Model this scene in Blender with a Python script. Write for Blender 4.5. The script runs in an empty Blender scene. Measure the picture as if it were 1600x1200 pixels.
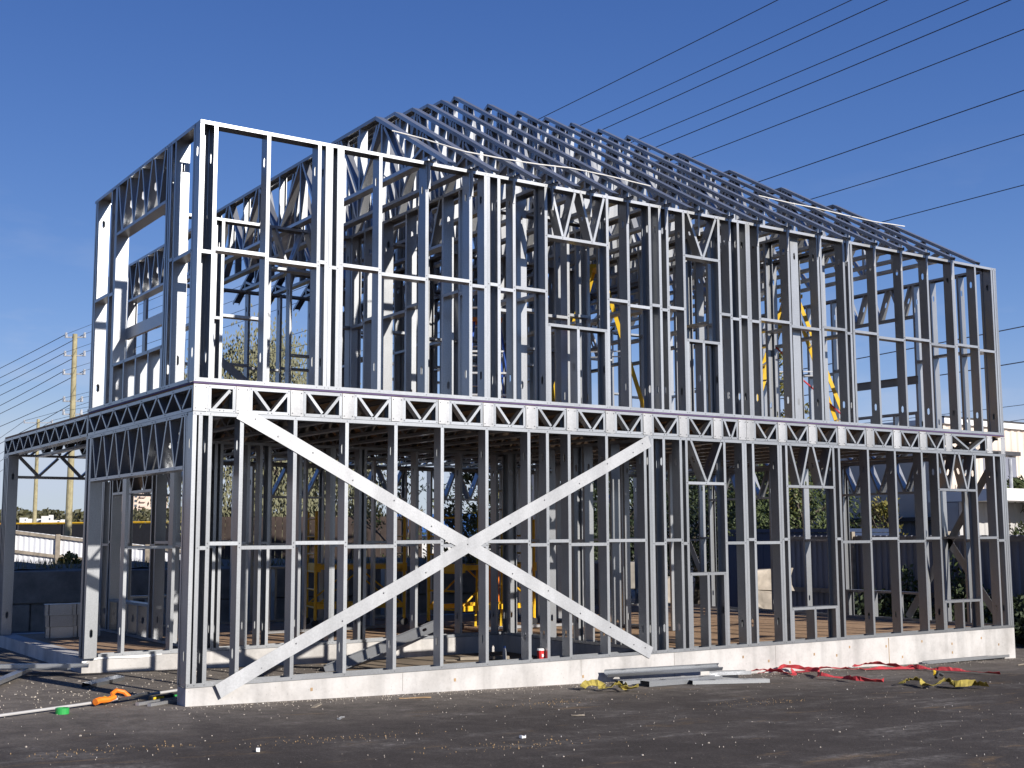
import bpy, bmesh, math, random
from mathutils import Vector, Matrix
random.seed(7)
C = bpy.context.scene.collection
scn = bpy.context.scene
R = math.radians
V = Vector
# ------------------------------------------------------------------ camera
cam_d = bpy.data.cameras.new("camera")
cam = bpy.data.objects.new("camera", cam_d); C.objects.link(cam)
cam_d.sensor_width = 36.0
cam_d.lens = 1948.5069 / 1600 * 36.0
cam_d.clip_start = 0.1; cam_d.clip_end = 3000
CAM = V((-4.35, -12.1889, 1.4821))
YAW, PIT, ROL = R(34.0564), R(6.9114), R(-0.2399)
FWD = V((math.sin(YAW)*math.cos(PIT), math.cos(YAW)*math.cos(PIT), math.sin(PIT)))
_r = V((math.cos(YAW), -math.sin(YAW), 0)); _u = _r.cross(FWD)
RGT = _r*math.cos(ROL) + _u*math.sin(ROL); UPV = RGT.cross(FWD)
cam.matrix_world = Matrix(((RGT.x, UPV.x, -FWD.x, CAM.x), (RGT.y, UPV.y, -FWD.y, CAM.y),
                           (RGT.z, UPV.z, -FWD.z, CAM.z), (0, 0, 0, 1)))
scn.camera = cam
# ------------------------------------------------------------------ sun, sky, exposure
SUN_EL = R(23.5)
SUN_AZ = V((0.226, -0.974, 0)).normalized()
SUN = SUN_AZ*math.cos(SUN_EL) + V((0, 0, math.sin(SUN_EL)))
sd = bpy.data.lights.new("sun", 'SUN'); sd.energy = 5.0; sd.angle = R(0.53); sd.color = (1.0, 0.945, 0.87)
sun = bpy.data.objects.new("sun", sd); C.objects.link(sun)
sun.rotation_euler = SUN.to_track_quat('Z', 'Y').to_euler()
world = bpy.data.worlds.new("World"); scn.world = world; world.use_nodes = True
wn, wl = world.node_tree.nodes, world.node_tree.links
wn.clear()
sky = wn.new("ShaderNodeTexSky"); sky.sky_type = 'NISHITA'; sky.sun_disc = False
sky.sun_elevation = SUN_EL; sky.sun_rotation = math.atan2(SUN_AZ.x, SUN_AZ.y)
sky.altitude = 600; sky.air_density = 1.0; sky.dust_density = 0.0; sky.ozone_density = 8.0
bg = wn.new("ShaderNodeBackground"); bg.inputs[1].default_value = 0.085
wo = wn.new("ShaderNodeOutputWorld")
# a few thin high clouds low over the horizon
tc = wn.new("ShaderNodeTexCoord"); mp = wn.new("ShaderNodeMapping"); mp.inputs['Scale'].default_value = (5, 5, 16)
nz = wn.new("ShaderNodeTexNoise"); nz.inputs['Scale'].default_value = 1.0; nz.inputs['Detail'].default_value = 6; nz.inputs['Roughness'].default_value = .55
rm = wn.new("ShaderNodeValToRGB"); rm.color_ramp.elements[0].position = .52; rm.color_ramp.elements[1].position = .80
sx = wn.new("ShaderNodeSeparateXYZ"); fz = wn.new("ShaderNodeMapRange")
fz.inputs[1].default_value = .02; fz.inputs[2].default_value = .30; fz.inputs[3].default_value = .55; fz.inputs[4].default_value = 0
mu = wn.new("ShaderNodeMath"); mu.operation = 'MULTIPLY'
mix = wn.new("ShaderNodeMixRGB"); mix.inputs[2].default_value = (7.0, 6.9, 7.2, 1)
wl.new(tc.outputs['Generated'], mp.inputs[0]); wl.new(mp.outputs[0], nz.inputs[0]); wl.new(nz.outputs[0], rm.inputs[0])
wl.new(tc.outputs['Generated'], sx.inputs[0]); wl.new(sx.outputs[2], fz.inputs[0])
wl.new(rm.outputs[0], mu.inputs[0]); wl.new(fz.outputs[0], mu.inputs[1]); wl.new(mu.outputs[0], mix.inputs[0])
# the photograph's polarised look: one tone curve per channel over the whole sky
wn_tc = wn.new("ShaderNodeTexCoord"); spc = wn.new("ShaderNodeSeparateColor"); cbc = wn.new("ShaderNodeCombineColor"); 
vd = wn.new("ShaderNodeVectorMath"); vd.operation = 'DOT_PRODUCT'; vd.inputs[1].default_value = SUN
nrmz = wn.new("ShaderNodeVectorMath"); nrmz.operation = 'NORMALIZE'; wl.new(wn_tc.outputs['Generated'], nrmz.inputs[0]); wl.new(nrmz.outputs[0], vd.inputs[0])
q1 = wn.new("ShaderNodeMath"); q1.operation = 'MULTIPLY'; wl.new(vd.outputs['Value'], q1.inputs[0]); wl.new(vd.outputs['Value'], q1.inputs[1])
q2 = wn.new("ShaderNodeMath"); q2.operation = 'MULTIPLY_ADD'; q2.inputs[1].default_value = .5; q2.inputs[2].default_value = .5; wl.new(q1.outputs[0], q2.inputs[0])
q3 = wn.new("ShaderNodeMath"); q3.operation = 'POWER'; q3.inputs[1].default_value = -.75; wl.new(q2.outputs[0], q3.inputs[0])
q4 = wn.new("ShaderNodeVectorMath"); q4.operation = 'SCALE'; wl.new(sky.outputs[0], q4.inputs[0]); wl.new(q3.outputs[0], q4.inputs['Scale'])
wl.new(q4.outputs[0], spc.inputs[0])
SKY_U = .1083; SKC = []
for i, (a, g, top) in enumerate(((2.2, 1.50, .56), (.89, 1.23, .64), (.735, .95, .77))):
    m0 = wn.new("ShaderNodeMath"); m0.operation = 'MULTIPLY'; m0.inputs[1].default_value = SKY_U; wl.new(spc.outputs[i], m0.inputs[0])
    m1 = wn.new("ShaderNodeMath"); m1.operation = 'POWER'; m1.inputs[1].default_value = g; wl.new(m0.outputs[0], m1.inputs[0])
    m2 = wn.new("ShaderNodeMath"); m2.operation = 'MULTIPLY'; m2.inputs[1].default_value = a; wl.new(m1.outputs[0], m2.inputs[0])
    m3 = wn.new("ShaderNodeMath"); m3.operation = 'MINIMUM'; m3.inputs[1].default_value = top; wl.new(m2.outputs[0], m3.inputs[0])
    m4 = wn.new("ShaderNodeMath"); m4.operation = 'DIVIDE'; m4.inputs[1].default_value = SKY_U; wl.new(m3.outputs[0], m4.inputs[0])
    SKC.append(m4)
mg = wn.new("ShaderNodeMath"); mg.operation = 'MULTIPLY'; mg.inputs[1].default_value = 1.15; wl.new(SKC[1].outputs[0], mg.inputs[0])
mx_ = wn.new("ShaderNodeMath"); mx_.operation = 'MAXIMUM'; wl.new(mg.outputs[0], mx_.inputs[0]); wl.new(SKC[2].outputs[0], mx_.inputs[1])
wl.new(SKC[0].outputs[0], cbc.inputs[0]); wl.new(SKC[1].outputs[0], cbc.inputs[1]); wl.new(mx_.outputs[0], cbc.inputs[2])
wl.new(cbc.outputs[0], mix.inputs[1]); wl.new(mix.outputs[0], bg.inputs[0]); wl.new(bg.outputs[0], wo.inputs[0])
vs = scn.view_settings; vs.view_transform = 'Standard'; vs.look = 'None'; vs.exposure = 0.35; vs.gamma = 1; vs.use_curve_mapping = False
scn.render.film_transparent = False
scn.cycles.max_bounces = 7; scn.cycles.diffuse_bounces = 4; scn.cycles.glossy_bounces = 4
scn.cycles.caustics_reflective = False; scn.cycles.caustics_refractive = False
scn.cycles.sample_clamp_indirect = 6.0
scn.cycles.use_denoising = True

# ------------------------------------------------------------------ materials
def new_mat(name):
    m = bpy.data.materials.new(name); m.use_nodes = True
    nt = m.node_tree; b = nt.nodes['Principled BSDF']
    return m, nt, b
def N(nt, t, **kw):
    n = nt.nodes.new(t)
    for k, v in kw.items(): setattr(n, k, v)
    return n
def ramp(nt, stops):
    r = N(nt, 'ShaderNodeValToRGB'); e = r.color_ramp.elements
    while len(e) < len(stops): e.new(.5)
    for i, (p, c) in enumerate(stops):
        e[i].position = p; e[i].color = (c, c, c, 1) if isinstance(c, (int, float)) else (*c, 1)
    return r
def noise(nt, scale, detail=4, rough=.55, coord='Object', sc=None, rot=None):
    t = N(nt, 'ShaderNodeTexCoord'); n = N(nt, 'ShaderNodeTexNoise')
    n.inputs['Scale'].default_value = scale; n.inputs['Detail'].default_value = detail; n.inputs['Roughness'].default_value = rough
    if sc:
        m = N(nt, 'ShaderNodeMapping'); m.inputs['Scale'].default_value = sc
        if rot: m.inputs['Rotation'].default_value = rot
        nt.links.new(t.outputs[coord], m.inputs[0]); nt.links.new(m.outputs[0], n.inputs[0])
    else: nt.links.new(t.outputs[coord], n.inputs[0])
    return n
def bump(nt, b, src, strength, dist=.01):
    u = N(nt, 'ShaderNodeBump'); u.inputs['Strength'].default_value = strength; u.inputs['Distance'].default_value = dist
    nt.links.new(src, u.inputs['Height']); nt.links.new(u.outputs[0], b.inputs['Normal'])
def simple(name, col, rough=.7, metal=0., var=.25, scale=6., bstr=.0):
    m, nt, b = new_mat(name)
    n = noise(nt, scale, 5)
    r = ramp(nt, [(.3, tuple(c*(1-var) for c in col)), (.7, tuple(min(1, c*(1+var)) for c in col))])
    nt.links.new(n.outputs[0], r.inputs[0]); nt.links.new(r.outputs[0], b.inputs['Base Color'])
    b.inputs['Roughness'].default_value = rough; b.inputs['Metallic'].default_value = metal
    if bstr: bump(nt, b, n.outputs[0], bstr)
    return m
def steel_mat(name, base, r0, r1, dull, drough=.60, dmet=.80):
    """zinc coated sheet: a smooth metallic lobe over a duller, scattering zinc lobe"""
    m, nt, b = new_mat(name)
    oi = N(nt, 'ShaderNodeObjectInfo')
    n1 = noise(nt, 60, 2, .5); n2 = noise(nt, 3.0, 4, .6, sc=(1, 1, .30)); n3 = noise(nt, 1.3, 3, .5)
    mr = N(nt, 'ShaderNodeMapRange'); mr.inputs[3].default_value = .82; mr.inputs[4].default_value = 1.10
    nt.links.new(oi.outputs['Random'], mr.inputs[0])
    c = ramp(nt, [(.25, tuple(x*.84 for x in base)), (.75, tuple(min(1, x*1.14) for x in base))])
    nt.links.new(n2.outputs[0], c.inputs[0])
    c2 = ramp(nt, [(.3, .86), (.7, 1.0)]); nt.links.new(n1.outputs[0], c2.inputs[0])
    m1 = N(nt, 'ShaderNodeMixRGB', blend_type='MULTIPLY'); m1.inputs[0].default_value = 1
    nt.links.new(c.outputs[0], m1.inputs[1]); nt.links.new(c2.outputs[0], m1.inputs[2])
    m2 = N(nt, 'ShaderNodeMixRGB', blend_type='MULTIPLY'); m2.inputs[0].default_value = 1
    nt.links.new(m1.outputs[0], m2.inputs[1]); nt.links.new(mr.outputs[0], m2.inputs[2])
    rr = N(nt, 'ShaderNodeMapRange'); rr.inputs[3].default_value = r0; rr.inputs[4].default_value = r1
    nt.links.new(n2.outputs[0], rr.inputs[0])
    d = N(nt, 'ShaderNodeBsdfPrincipled')
    for q, k in ((b, .80), (d, 1.18)):
        sc_ = N(nt, 'ShaderNodeMixRGB', blend_type='MULTIPLY'); sc_.inputs[0].default_value = 1; sc_.inputs[2].default_value = (k, k, k, 1)
        nt.links.new(m2.outputs[0], sc_.inputs[1]); nt.links.new(sc_.outputs[0], q.inputs['Base Color'])
    nt.links.new(rr.outputs[0], b.inputs['Roughness']); b.inputs['Metallic'].default_value = 1.0
    d.inputs['Roughness'].default_value = drough; d.inputs['Metallic'].default_value = dmet
    bu = N(nt, 'ShaderNodeBump'); bu.inputs['Strength'].default_value = .10; bu.inputs['Distance'].default_value = .03
    nt.links.new(n3.outputs[0], bu.inputs['Height'])
    for q in (b, d): nt.links.new(bu.outputs[0], q.inputs['Normal'])
    mx = N(nt, 'ShaderNodeMixShader'); mx.inputs[0].default_value = dull
    nt.links.new(b.outputs[0], mx.inputs[1]); nt.links.new(d.outputs[0], mx.inputs[2])
    nt.links.new(mx.outputs[0], nt.nodes['Material Output'].inputs['Surface'])
    return m
M = {}
M['steel'] = steel_mat('galvanised_steel', (.455, .468, .487), .17, .27, .50, .56, .80)
M['plate'] = steel_mat('galvanised_plate', (.42, .426, .437), .30, .40, .76, .64, .55)
M['bolt'] = simple('bolt_steel', (.20, .20, .21), .4, .8)
M['rust'] = simple('rust_stain', (.36, .24, .13), .9)

m, nt, b = new_mat('cast_concrete'); M['concrete'] = m
n = noise(nt, 2.2, 7, .6); n2 = noise(nt, 30, 5, .6); n3 = noise(nt, 1.0, 4, .5, sc=(3.0, 3.0, .25))
c = ramp(nt, [(.25, (.40, .38, .36)), (.5, (.52, .50, .48)), (.8, (.58, .565, .55))])
nt.links.new(n.outputs[0], c.inputs[0])
c2 = ramp(nt, [(.36, .80), (.5, 1.0)]); nt.links.new(n2.outputs[0], c2.inputs[0])
c3 = ramp(nt, [(.32, .72), (.50, 1.0)]); nt.links.new(n3.outputs[0], c3.inputs[0])
m1 = N(nt, 'ShaderNodeMixRGB', blend_type='MULTIPLY'); m1.inputs[0].default_value = .3
nt.links.new(c.outputs[0], m1.inputs[1]); nt.links.new(c2.outputs[0], m1.inputs[2])
m2 = N(nt, 'ShaderNodeMixRGB', blend_type='MULTIPLY'); m2.inputs[0].default_value = 1
nt.links.new(m1.outputs[0], m2.inputs[1]); nt.links.new(c3.outputs[0], m2.inputs[2])
vp = N(nt, 'ShaderNodeTexVoronoi'); vp.inputs['Scale'].default_value = 16; vt = N(nt, 'ShaderNodeTexCoord'); nt.links.new(vt.outputs['Object'], vp.inputs[0])
cp = ramp(nt, [(.05, .60), (.13, 1.0)]); nt.links.new(vp.outputs['Distance'], cp.inputs[0])
n4_ = noise(nt, .8, 6, .7); c4_ = ramp(nt, [(.40, .80), (.54, 1.0)]); nt.links.new(n4_.outputs[0], c4_.inputs[0])
m3 = N(nt, 'ShaderNodeMixRGB', blend_type='MULTIPLY'); m3.inputs[0].default_value = .6; nt.links.new(m2.outputs[0], m3.inputs[1]); nt.links.new(cp.outputs[0], m3.inputs[2])
m4 = N(nt, 'ShaderNodeMixRGB', blend_type='MULTIPLY'); m4.inputs[0].default_value = 1; nt.links.new(m3.outputs[0], m4.inputs[1]); nt.links.new(c4_.outputs[0], m4.inputs[2])
nt.links.new(m4.outputs[0], b.inputs['Base Color']); b.inputs['Roughness'].default_value = .9
bump(nt, b, n2.outputs[0], .25, .006)

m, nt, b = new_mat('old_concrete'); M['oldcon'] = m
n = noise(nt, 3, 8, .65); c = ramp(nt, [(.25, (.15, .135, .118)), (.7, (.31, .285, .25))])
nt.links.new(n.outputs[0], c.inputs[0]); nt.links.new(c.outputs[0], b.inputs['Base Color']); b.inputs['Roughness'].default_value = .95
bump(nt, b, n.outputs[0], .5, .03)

m, nt, b = new_mat('asphalt'); M['asphalt'] = m
n1 = noise(nt, .35, 6, .6); n2 = noise(nt, 42, 4, .8); n3 = noise(nt, 1.0, 7, .66, sc=(.55, 3.0, 1), rot=(0, 0, R(31))); n8 = noise(nt, .7, 4, .6); n7 = noise(nt, 5.5, 6, .7)
n4 = noise(nt, 14, 4, .6)
c1 = ramp(nt, [(.3, (.054, .045, .040)), (.7, (.098, .084, .075))]); nt.links.new(n1.outputs[0], c1.inputs[0])
cs = ramp(nt, [(.47, 0.), (.62, .85)]); nt.links.new(n3.outputs[0], cs.inputs[0])         # pale scuffed streaks
c4 = ramp(nt, [(.38, .12), (.62, 1.)]); nt.links.new(n4.outputs[0], c4.inputs[0])
ms0 = N(nt, 'ShaderNodeMath', operation='MULTIPLY'); nt.links.new(cs.outputs[0], ms0.inputs[0]); nt.links.new(c4.outputs[0], ms0.inputs[1])
c8 = ramp(nt, [(.46, 0.), (.64, 1.)]); nt.links.new(n8.outputs[0], c8.inputs[0])
ms = N(nt, 'ShaderNodeMath', operation='MULTIPLY'); nt.links.new(ms0.outputs[0], ms.inputs[0]); nt.links.new(c8.outputs[0], ms.inputs[1])
x1 = N(nt, 'ShaderNodeMixRGB'); x1.inputs[2].default_value = (.30, .275, .25, 1)
nt.links.new(ms.outputs[0], x1.inputs[0]); nt.links.new(c1.outputs[0], x1.inputs[1])
n9 = noise(nt, 1.0, 6, .7, sc=(.9, 3.2, 1), rot=(0, 0, R(28))); c9 = ramp(nt, [(.585, 0.), (.70, .75)]); nt.links.new(n9.outputs[0], c9.inputs[0])
x9 = N(nt, 'ShaderNodeMixRGB'); x9.inputs[2].default_value = (.20, .135, .075, 1); nt.links.new(c9.outputs[0], x9.inputs[0]); nt.links.new(x1.outputs[0], x9.inputs[1]); x1 = x9
# dust trodden out of the building, near the foundation
tco = N(nt, 'ShaderNodeTexCoord'); sp = N(nt, 'ShaderNodeSeparateXYZ'); nt.links.new(tco.outputs['Object'], sp.inputs[0])
dm = N(nt, 'ShaderNodeMapRange'); dm.inputs[1].default_value = -3.4; dm.inputs[2].default_value = .35; nt.links.new(sp.outputs[1], dm.inputs[0])
n5 = noise(nt, 1.6, 7, .65); ad = N(nt, 'ShaderNodeMath', operation='MULTIPLY'); nt.links.new(dm.outputs[0], ad.inputs[0]); nt.links.new(n5.outputs[0], ad.inputs[1])
cd = ramp(nt, [(.17, 0.), (.56, .95)]); nt.links.new(ad.outputs[0], cd.inputs[0])
x2 = N(nt, 'ShaderNodeMixRGB'); x2.inputs[2].default_value = (.225, .195, .165, 1)
nt.links.new(cd.outputs[0], x2.inputs[0]); nt.links.new(x1.outputs[0], x2.inputs[1])
# aggregate sparkle
vo = N(nt, 'ShaderNodeTexVoronoi'); vo.inputs['Scale'].default_value = 34; nt.links.new(tco.outputs['Object'], vo.inputs[0])
cv = ramp(nt, [(.06, .75), (.24, 0.)]); nt.links.new(vo.outputs['Distance'], cv.inputs[0])
n6 = noise(nt, 2.5, 3); c6 = ramp(nt, [(.40, .15), (.60, 1.)]); nt.links.new(n6.outputs[0], c6.inputs[0])
mv = N(nt, 'ShaderNodeMath', operation='MULTIPLY'); nt.links.new(cv.outputs[0], mv.inputs[0]); nt.links.new(c6.outputs[0], mv.inputs[1])
x3 = N(nt, 'ShaderNodeMixRGB'); x3.inputs[2].default_value = (.21, .19, .165, 1)
nt.links.new(mv.outputs[0], x3.inputs[0]); nt.links.new(x2.outputs[0], x3.inputs[1])
g0 = ramp(nt, [(.3, .50), (.7, 1.35)]); nt.links.new(n2.outputs[0], g0.inputs[0]); g1 = ramp(nt, [(.3, .66), (.7, 1.22)]); nt.links.new(n7.outputs[0], g1.inputs[0])
g = N(nt, 'ShaderNodeMixRGB', blend_type='MULTIPLY'); g.inputs[0].default_value = 1; nt.links.new(g0.outputs[0], g.inputs[1]); nt.links.new(g1.outputs[0], g.inputs[2])
x4 = N(nt, 'ShaderNodeMixRGB', blend_type='MULTIPLY'); x4.inputs[0].default_value = .8
nt.links.new(x3.outputs[0], x4.inputs[1]); nt.links.new(g.outputs[0], x4.inputs[2])
nt.links.new(x4.outputs[0], b.inputs['Base Color']); b.inputs['Roughness'].default_value = .92; b.inputs['Specular IOR Level'].default_value = .25
bump(nt, b, n2.outputs[0], .7, .012)

m, nt, b = new_mat('subfloor_board'); M['osb'] = m
n = noise(nt, 16, 6, .7); n2 = noise(nt, 1.2, 4)
c = ramp(nt, [(.3, (.30, .18, .10)), (.7, (.54, .36, .22))]); nt.links.new(n.outputs[0], c.inputs[0])
c2 = ramp(nt, [(.3, .75), (.7, 1.)]); nt.links.new(n2.outputs[0], c2.inputs[0])
x = N(nt, 'ShaderNodeMixRGB', blend_type='MULTIPLY'); x.inputs[0].default_value = 1
nt.links.new(c.outputs[0], x.inputs[1]); nt.links.new(c2.outputs[0], x.inputs[2]); nt.links.new(x.outputs[0], b.inputs['Base Color']); b.inputs['Roughness'].default_value = .85
M['purple'] = simple('violet_sealed_edge', (.075, .045, .12), .7)
M['yellow'] = simple('yellow_paint', (.88, .50, .02), .45, 0, .12, 9)
M['fyellow'] = simple('yellow_fibreglass', (.80, .52, .03), .45, 0, .08, 9)
M['blue'] = simple('blue_fibreglass', (.03, .10, .42), .4, 0, .1)
M['alu'] = simple('aluminium', (.70, .70, .70), .38, .8, .1, 20)
M['orange'] = simple('orange_plastic', (.90, .23, .02), .45, 0, .1)
M['red'] = simple('red_webbing', (.52, .05, .06), .8, 0, .18, 14)
M['ystrap'] = simple('yellow_webbing', (.36, .285, .06), .85, 0, .35, 14)
M['black'] = simple('black_rubber', (.02, .02, .022), .6)
M['green'] = simple('green_tape', (.03, .33, .07), .4, 0, .1)
M['white'] = simple('white_paint', (.78, .77, .75), .6, 0, .05, 3)
M['rope'] = simple('white_rope', (.72, .70, .66), .85, 0, .1)
M['wood'] = simple('weathered_wood', (.27, .23, .18), .85, 0, .3, 7)
M['pole'] = simple('treated_pole_wood', (.33, .29, .17), .9, 0, .25, 5)
M['wire'] = simple('power_wire', (.05, .05, .06), .6)
M['porcelain'] = simple('insulator', (.40, .41, .43), .35)
M['whitemetal'] = simple('white_fence_sheet', (.66, .67, .70), .5, 0, .06, 2)
M['greymetal'] = simple('grey_blue_sheet', (.19, .20, .245), .5, 0, .08, 2)
M['slate'] = simple('slate_siding', (.13, .155, .20), .55, 0, .08, 2)
M['beige'] = simple('beige_siding', (.64, .55, .47), .6, 0, .05, 2)
M['ltgrey'] = simple('light_grey_siding', (.46, .45, .44), .6, 0, .06, 2)
M['dark'] = simple('dark_trim', (.04, .04, .045), .6)
M['mesh'] = simple('black_windscreen', (.022, .022, .026), .85)
M['glass'] = simple('window_glass', (.08, .10, .13), .1)
M['contblue'] = simple('container_blue', (.022, .038, .085), .5, 0, .15, 3)
M['contbrown'] = simple('container_brown', (.13, .06, .045), .6, 0, .25, 3)
M['fencebrown'] = simple('brown_fence_board', (.045, .030, .024), .85, 0, .3, 5)
M['stone'] = simple('rough_stone', (.42, .37, .31), .95, 0, .3, 4, .6)
M['earth'] = simple('bare_earth', (.20, .155, .11), .95, 0, .3, 2, .4)
M['bark'] = simple('bark', (.12, .10, .08), .95, 0, .3, 8)
M['apt'] = simple('apartment_render', (.62, .50, .42), .8, 0, .05, .3)
M['cupred'] = simple('red_paper_cup', (.62, .03, .03), .5, 0, .05)
def leaf_mat(name, a, bb):
    m, nt, b = new_mat(name)
    n = noise(nt, 1.1, 3); n2 = noise(nt, 9, 2)
    c = ramp(nt, [(.3, a), (.7, bb)])
    ad = N(nt, 'ShaderNodeMixRGB'); ad.inputs[0].default_value = .45
    nt.links.new(n.outputs[0], ad.inputs[1]); nt.links.new(n2.outputs[0], ad.inputs[2])
    nt.links.new(ad.outputs[0], c.inputs[0]); nt.links.new(c.outputs[0], b.inputs['Base Color']); b.inputs['Roughness'].default_value = .6
    return m
M['willow'] = leaf_mat('pale_willow_leaf', (.10, .105, .055), (.23, .22, .13))
M['leafg'] = leaf_mat('green_leaf', (.030, .055, .015), (.10, .12, .035))
M['leafy'] = leaf_mat('yellowing_leaf', (.07, .085, .015), (.26, .21, .04))
M['leafd'] = leaf_mat('dark_leaf', (.02, .034, .012), (.055, .075, .028))
M['far'] = leaf_mat('distant_leaf', (.035, .045, .018), (.11, .095, .045))
M['grass'] = leaf_mat('dry_grass', (.12, .11, .04), (.30, .25, .11))

# ------------------------------------------------------------------ helpers
class MB:
    def __init__(s): s.v = []; s.f = []; s.mi = []
    def add(s, vs, fs, mi=0):
        o = len(s.v); s.v += [tuple(p) for p in vs]; s.f += [tuple(i+o for i in f) for f in fs]; s.mi += [mi]*len(fs); return s
    def box(s, lo, hi, mi=0, mat=None):
        x0, y0, z0 = lo; x1, y1, z1 = hi
        p = [V(q) for q in ((x0,y0,z0),(x1,y0,z0),(x1,y1,z0),(x0,y1,z0),(x0,y0,z1),(x1,y0,z1),(x1,y1,z1),(x0,y1,z1))]
        if mat: p = [mat @ q for q in p]
        return s.add(p, [(0,3,2,1),(4,5,6,7),(0,1,5,4),(1,2,6,5),(2,3,7,6),(3,0,4,7)], mi)
    def bar(s, a, b, w, h, up=(0,0,1), mi=0):
        a, b = V(a), V(b); d = (b-a).normalized(); up = V(up)
        if abs(d.dot(up)) > .98: up = V((1,0,0))
        sx = d.cross(up).normalized(); sy = sx.cross(d).normalized()
        p = [q + sx*i*w/2 + sy*j*h/2 for q in (a, b) for i, j in ((-1,-1),(1,-1),(1,1),(-1,1))]
        return s.add(p, [(0,1,2,3),(7,6,5,4),(0,4,5,1),(1,5,6,2),(2,6,7,3),(3,7,4,0)], mi)
    def tube(s, pts, r, n=6, mi=0, r2=None):
        pts = [V(p) for p in pts]; o = len(s.v); L = len(pts)
        for i, p in enumerate(pts):
            d = (pts[min(i+1, L-1)] - pts[max(i-1, 0)]).normalized()
            ref = V((0,0,1)) if abs(d.z) < .9 else V((1,0,0))
            sx = d.cross(ref).normalized(); sy = sx.cross(d)
            rr = r if r2 is None else r + (r2-r)*i/max(1, L-1)
            for k in range(n):
                t = 2*math.pi*k/n; s.v.append(tuple(p + sx*math.cos(t)*rr + sy*math.sin(t)*rr))
        for i in range(L-1):
            for k in range(n):
                s.f.append((o+i*n+k, o+i*n+(k+1)%n, o+(i+1)*n+(k+1)%n, o+(i+1)*n+k)); s.mi.append(mi)
        s.f.append(tuple(o+k for k in range(n))[::-1]); s.mi.append(mi)
        s.f.append(tuple(o+(L-1)*n+k for k in range(n))); s.mi.append(mi)
        return s
    def mesh(s, name, mats):
        me = bpy.data.meshes.new(name); me.from_pydata(s.v, [], s.f)
        for m in (mats if isinstance(mats, (list, tuple)) else [mats]): me.materials.append(m)
        if any(s.mi): me.polygons.foreach_set('material_index', s.mi)
        me.update(); return me
    def build(s, name, mats, parent=None, loc=None):
        return link(name, s.mesh(name, mats), parent, loc)
def link(name, me, parent=None, loc=None):
    o = bpy.data.objects.new(name, me); C.objects.link(o)
    if parent: o.parent = parent
    if loc is not None: o.location = loc
    return o
def tag(o, label=None, cat=None, group=None, kind=None):
    if label: o['label'] = label
    if cat: o['category'] = cat
    if group: o['group'] = group
    if kind: o['kind'] = kind
    return o
def thing(name, label, cat, loc=(0,0,0), rz=0, group=None):
    o = bpy.data.objects.new(name, None); C.objects.link(o); o.location = loc; o.rotation_euler = (0, 0, rz)
    return tag(o, label, cat, group)
def empty(name, parent, loc=(0,0,0)):
    o = bpy.data.objects.new(name, None); C.objects.link(o); o.parent = parent; o.location = loc; return o
def copy_tree(o, parent=None):
    c = o.copy(); C.objects.link(c); c.parent = parent
    for ch in list(o.children): copy_tree(ch, c)
    return c
def gz(x, y=0): return -0.178 - 0.0222*max(-6., min(30., x))
_rays = {}
def ray_dist(px, py, d):          # where a sight line from the camera stands d metres away (plan distance)
    r = FWD + RGT*((px-800)/1948.5) - UPV*((py-600)/1948.5); h = math.hypot(r.x, r.y); return CAM + r*(d/h)

# cold formed C member: web at x=0, flanges at y=0 and y=d, length along z
_cm = {}
def cmember(L, w=.041, d=.152, holes=(), lip=.012, mat='steel'):
    L = round(L, 3); key = (L, w, d, tuple(holes), lip, mat)
    if key in _cm: return _cm[key]
    b = MB(); z = 0.
    for h in sorted(holes):
        a, e = h-.09, h+.09
        if a < z+.01 or e > L-.01: continue
        if a > z: b.add([(0,0,z),(0,d,z),(0,d,a),(0,0,a)], [(0,1,2,3)])
        out = [(0,0,a),(0,d/2,a),(0,d,a),(0,d,h),(0,d,e),(0,d/2,e),(0,0,e),(0,0,h)]
        hw, hh = .019, .055
        inn = [(0,d/2-hw,h-hh*.6),(0,d/2,h-hh),(0,d/2+hw,h-hh*.6),(0,d/2+hw,h),(0,d/2+hw,h+hh*.6),(0,d/2,h+hh),(0,d/2-hw,h+hh*.6),(0,d/2-hw,h)]
        b.add(out+inn, [(i, (i+1)%8, 8+(i+1)%8, 8+i) for i in range(8)]); z = e
    b.add([(0,0,z),(0,d,z),(0,d,L),(0,0,L)], [(0,1,2,3)])
    b.add([(0,0,0),(w,0,0),(w,0,L),(0,0,L)], [(0,1,2,3)]); b.add([(0,d,0),(w,d,0),(w,d,L),(0,d,L)], [(0,3,2,1)])
    if lip:
        b.add([(w,0,0),(w,lip,0),(w,lip,L),(w,0,L)], [(0,1,2,3)]); b.add([(w,d,0),(w,d-lip,0),(w,d-lip,L),(w,d,L)], [(0,3,2,1)])
    me = b.mesh('c_member', M[mat])
    # weld so the section is one continuous folded sheet
    bm = bmesh.new(); bm.from_mesh(me); bmesh.ops.remove_doubles(bm, verts=bm.verts, dist=1e-5); bm.to_mesh(me); bm.free()
    _cm[key] = me; return me
def member(name, parent, A, B, ex, n, w=.041, d=.152, holes=(), lip=.012, off=0., mat='steel'):
    A, B, ex, n = V(A), V(B), V(ex), V(n).normalized()
    z = (B-A); L = z.length; z.normalize()
    ex = (ex - z*ex.dot(z)).normalized(); y = z.cross(ex); P = A + n*off
    if y.dot(n) < 0: P = P + n*d
    o = link(name, cmember(L, w, d, holes, lip, mat), parent)
    o.matrix_local = Matrix(((ex.x, y.x, z.x, P.x), (ex.y, y.y, z.y, P.y), (ex.z, y.z, z.z, P.z), (0, 0, 0, 1)))
    return o
UP = V((0, 0, 1))

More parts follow.
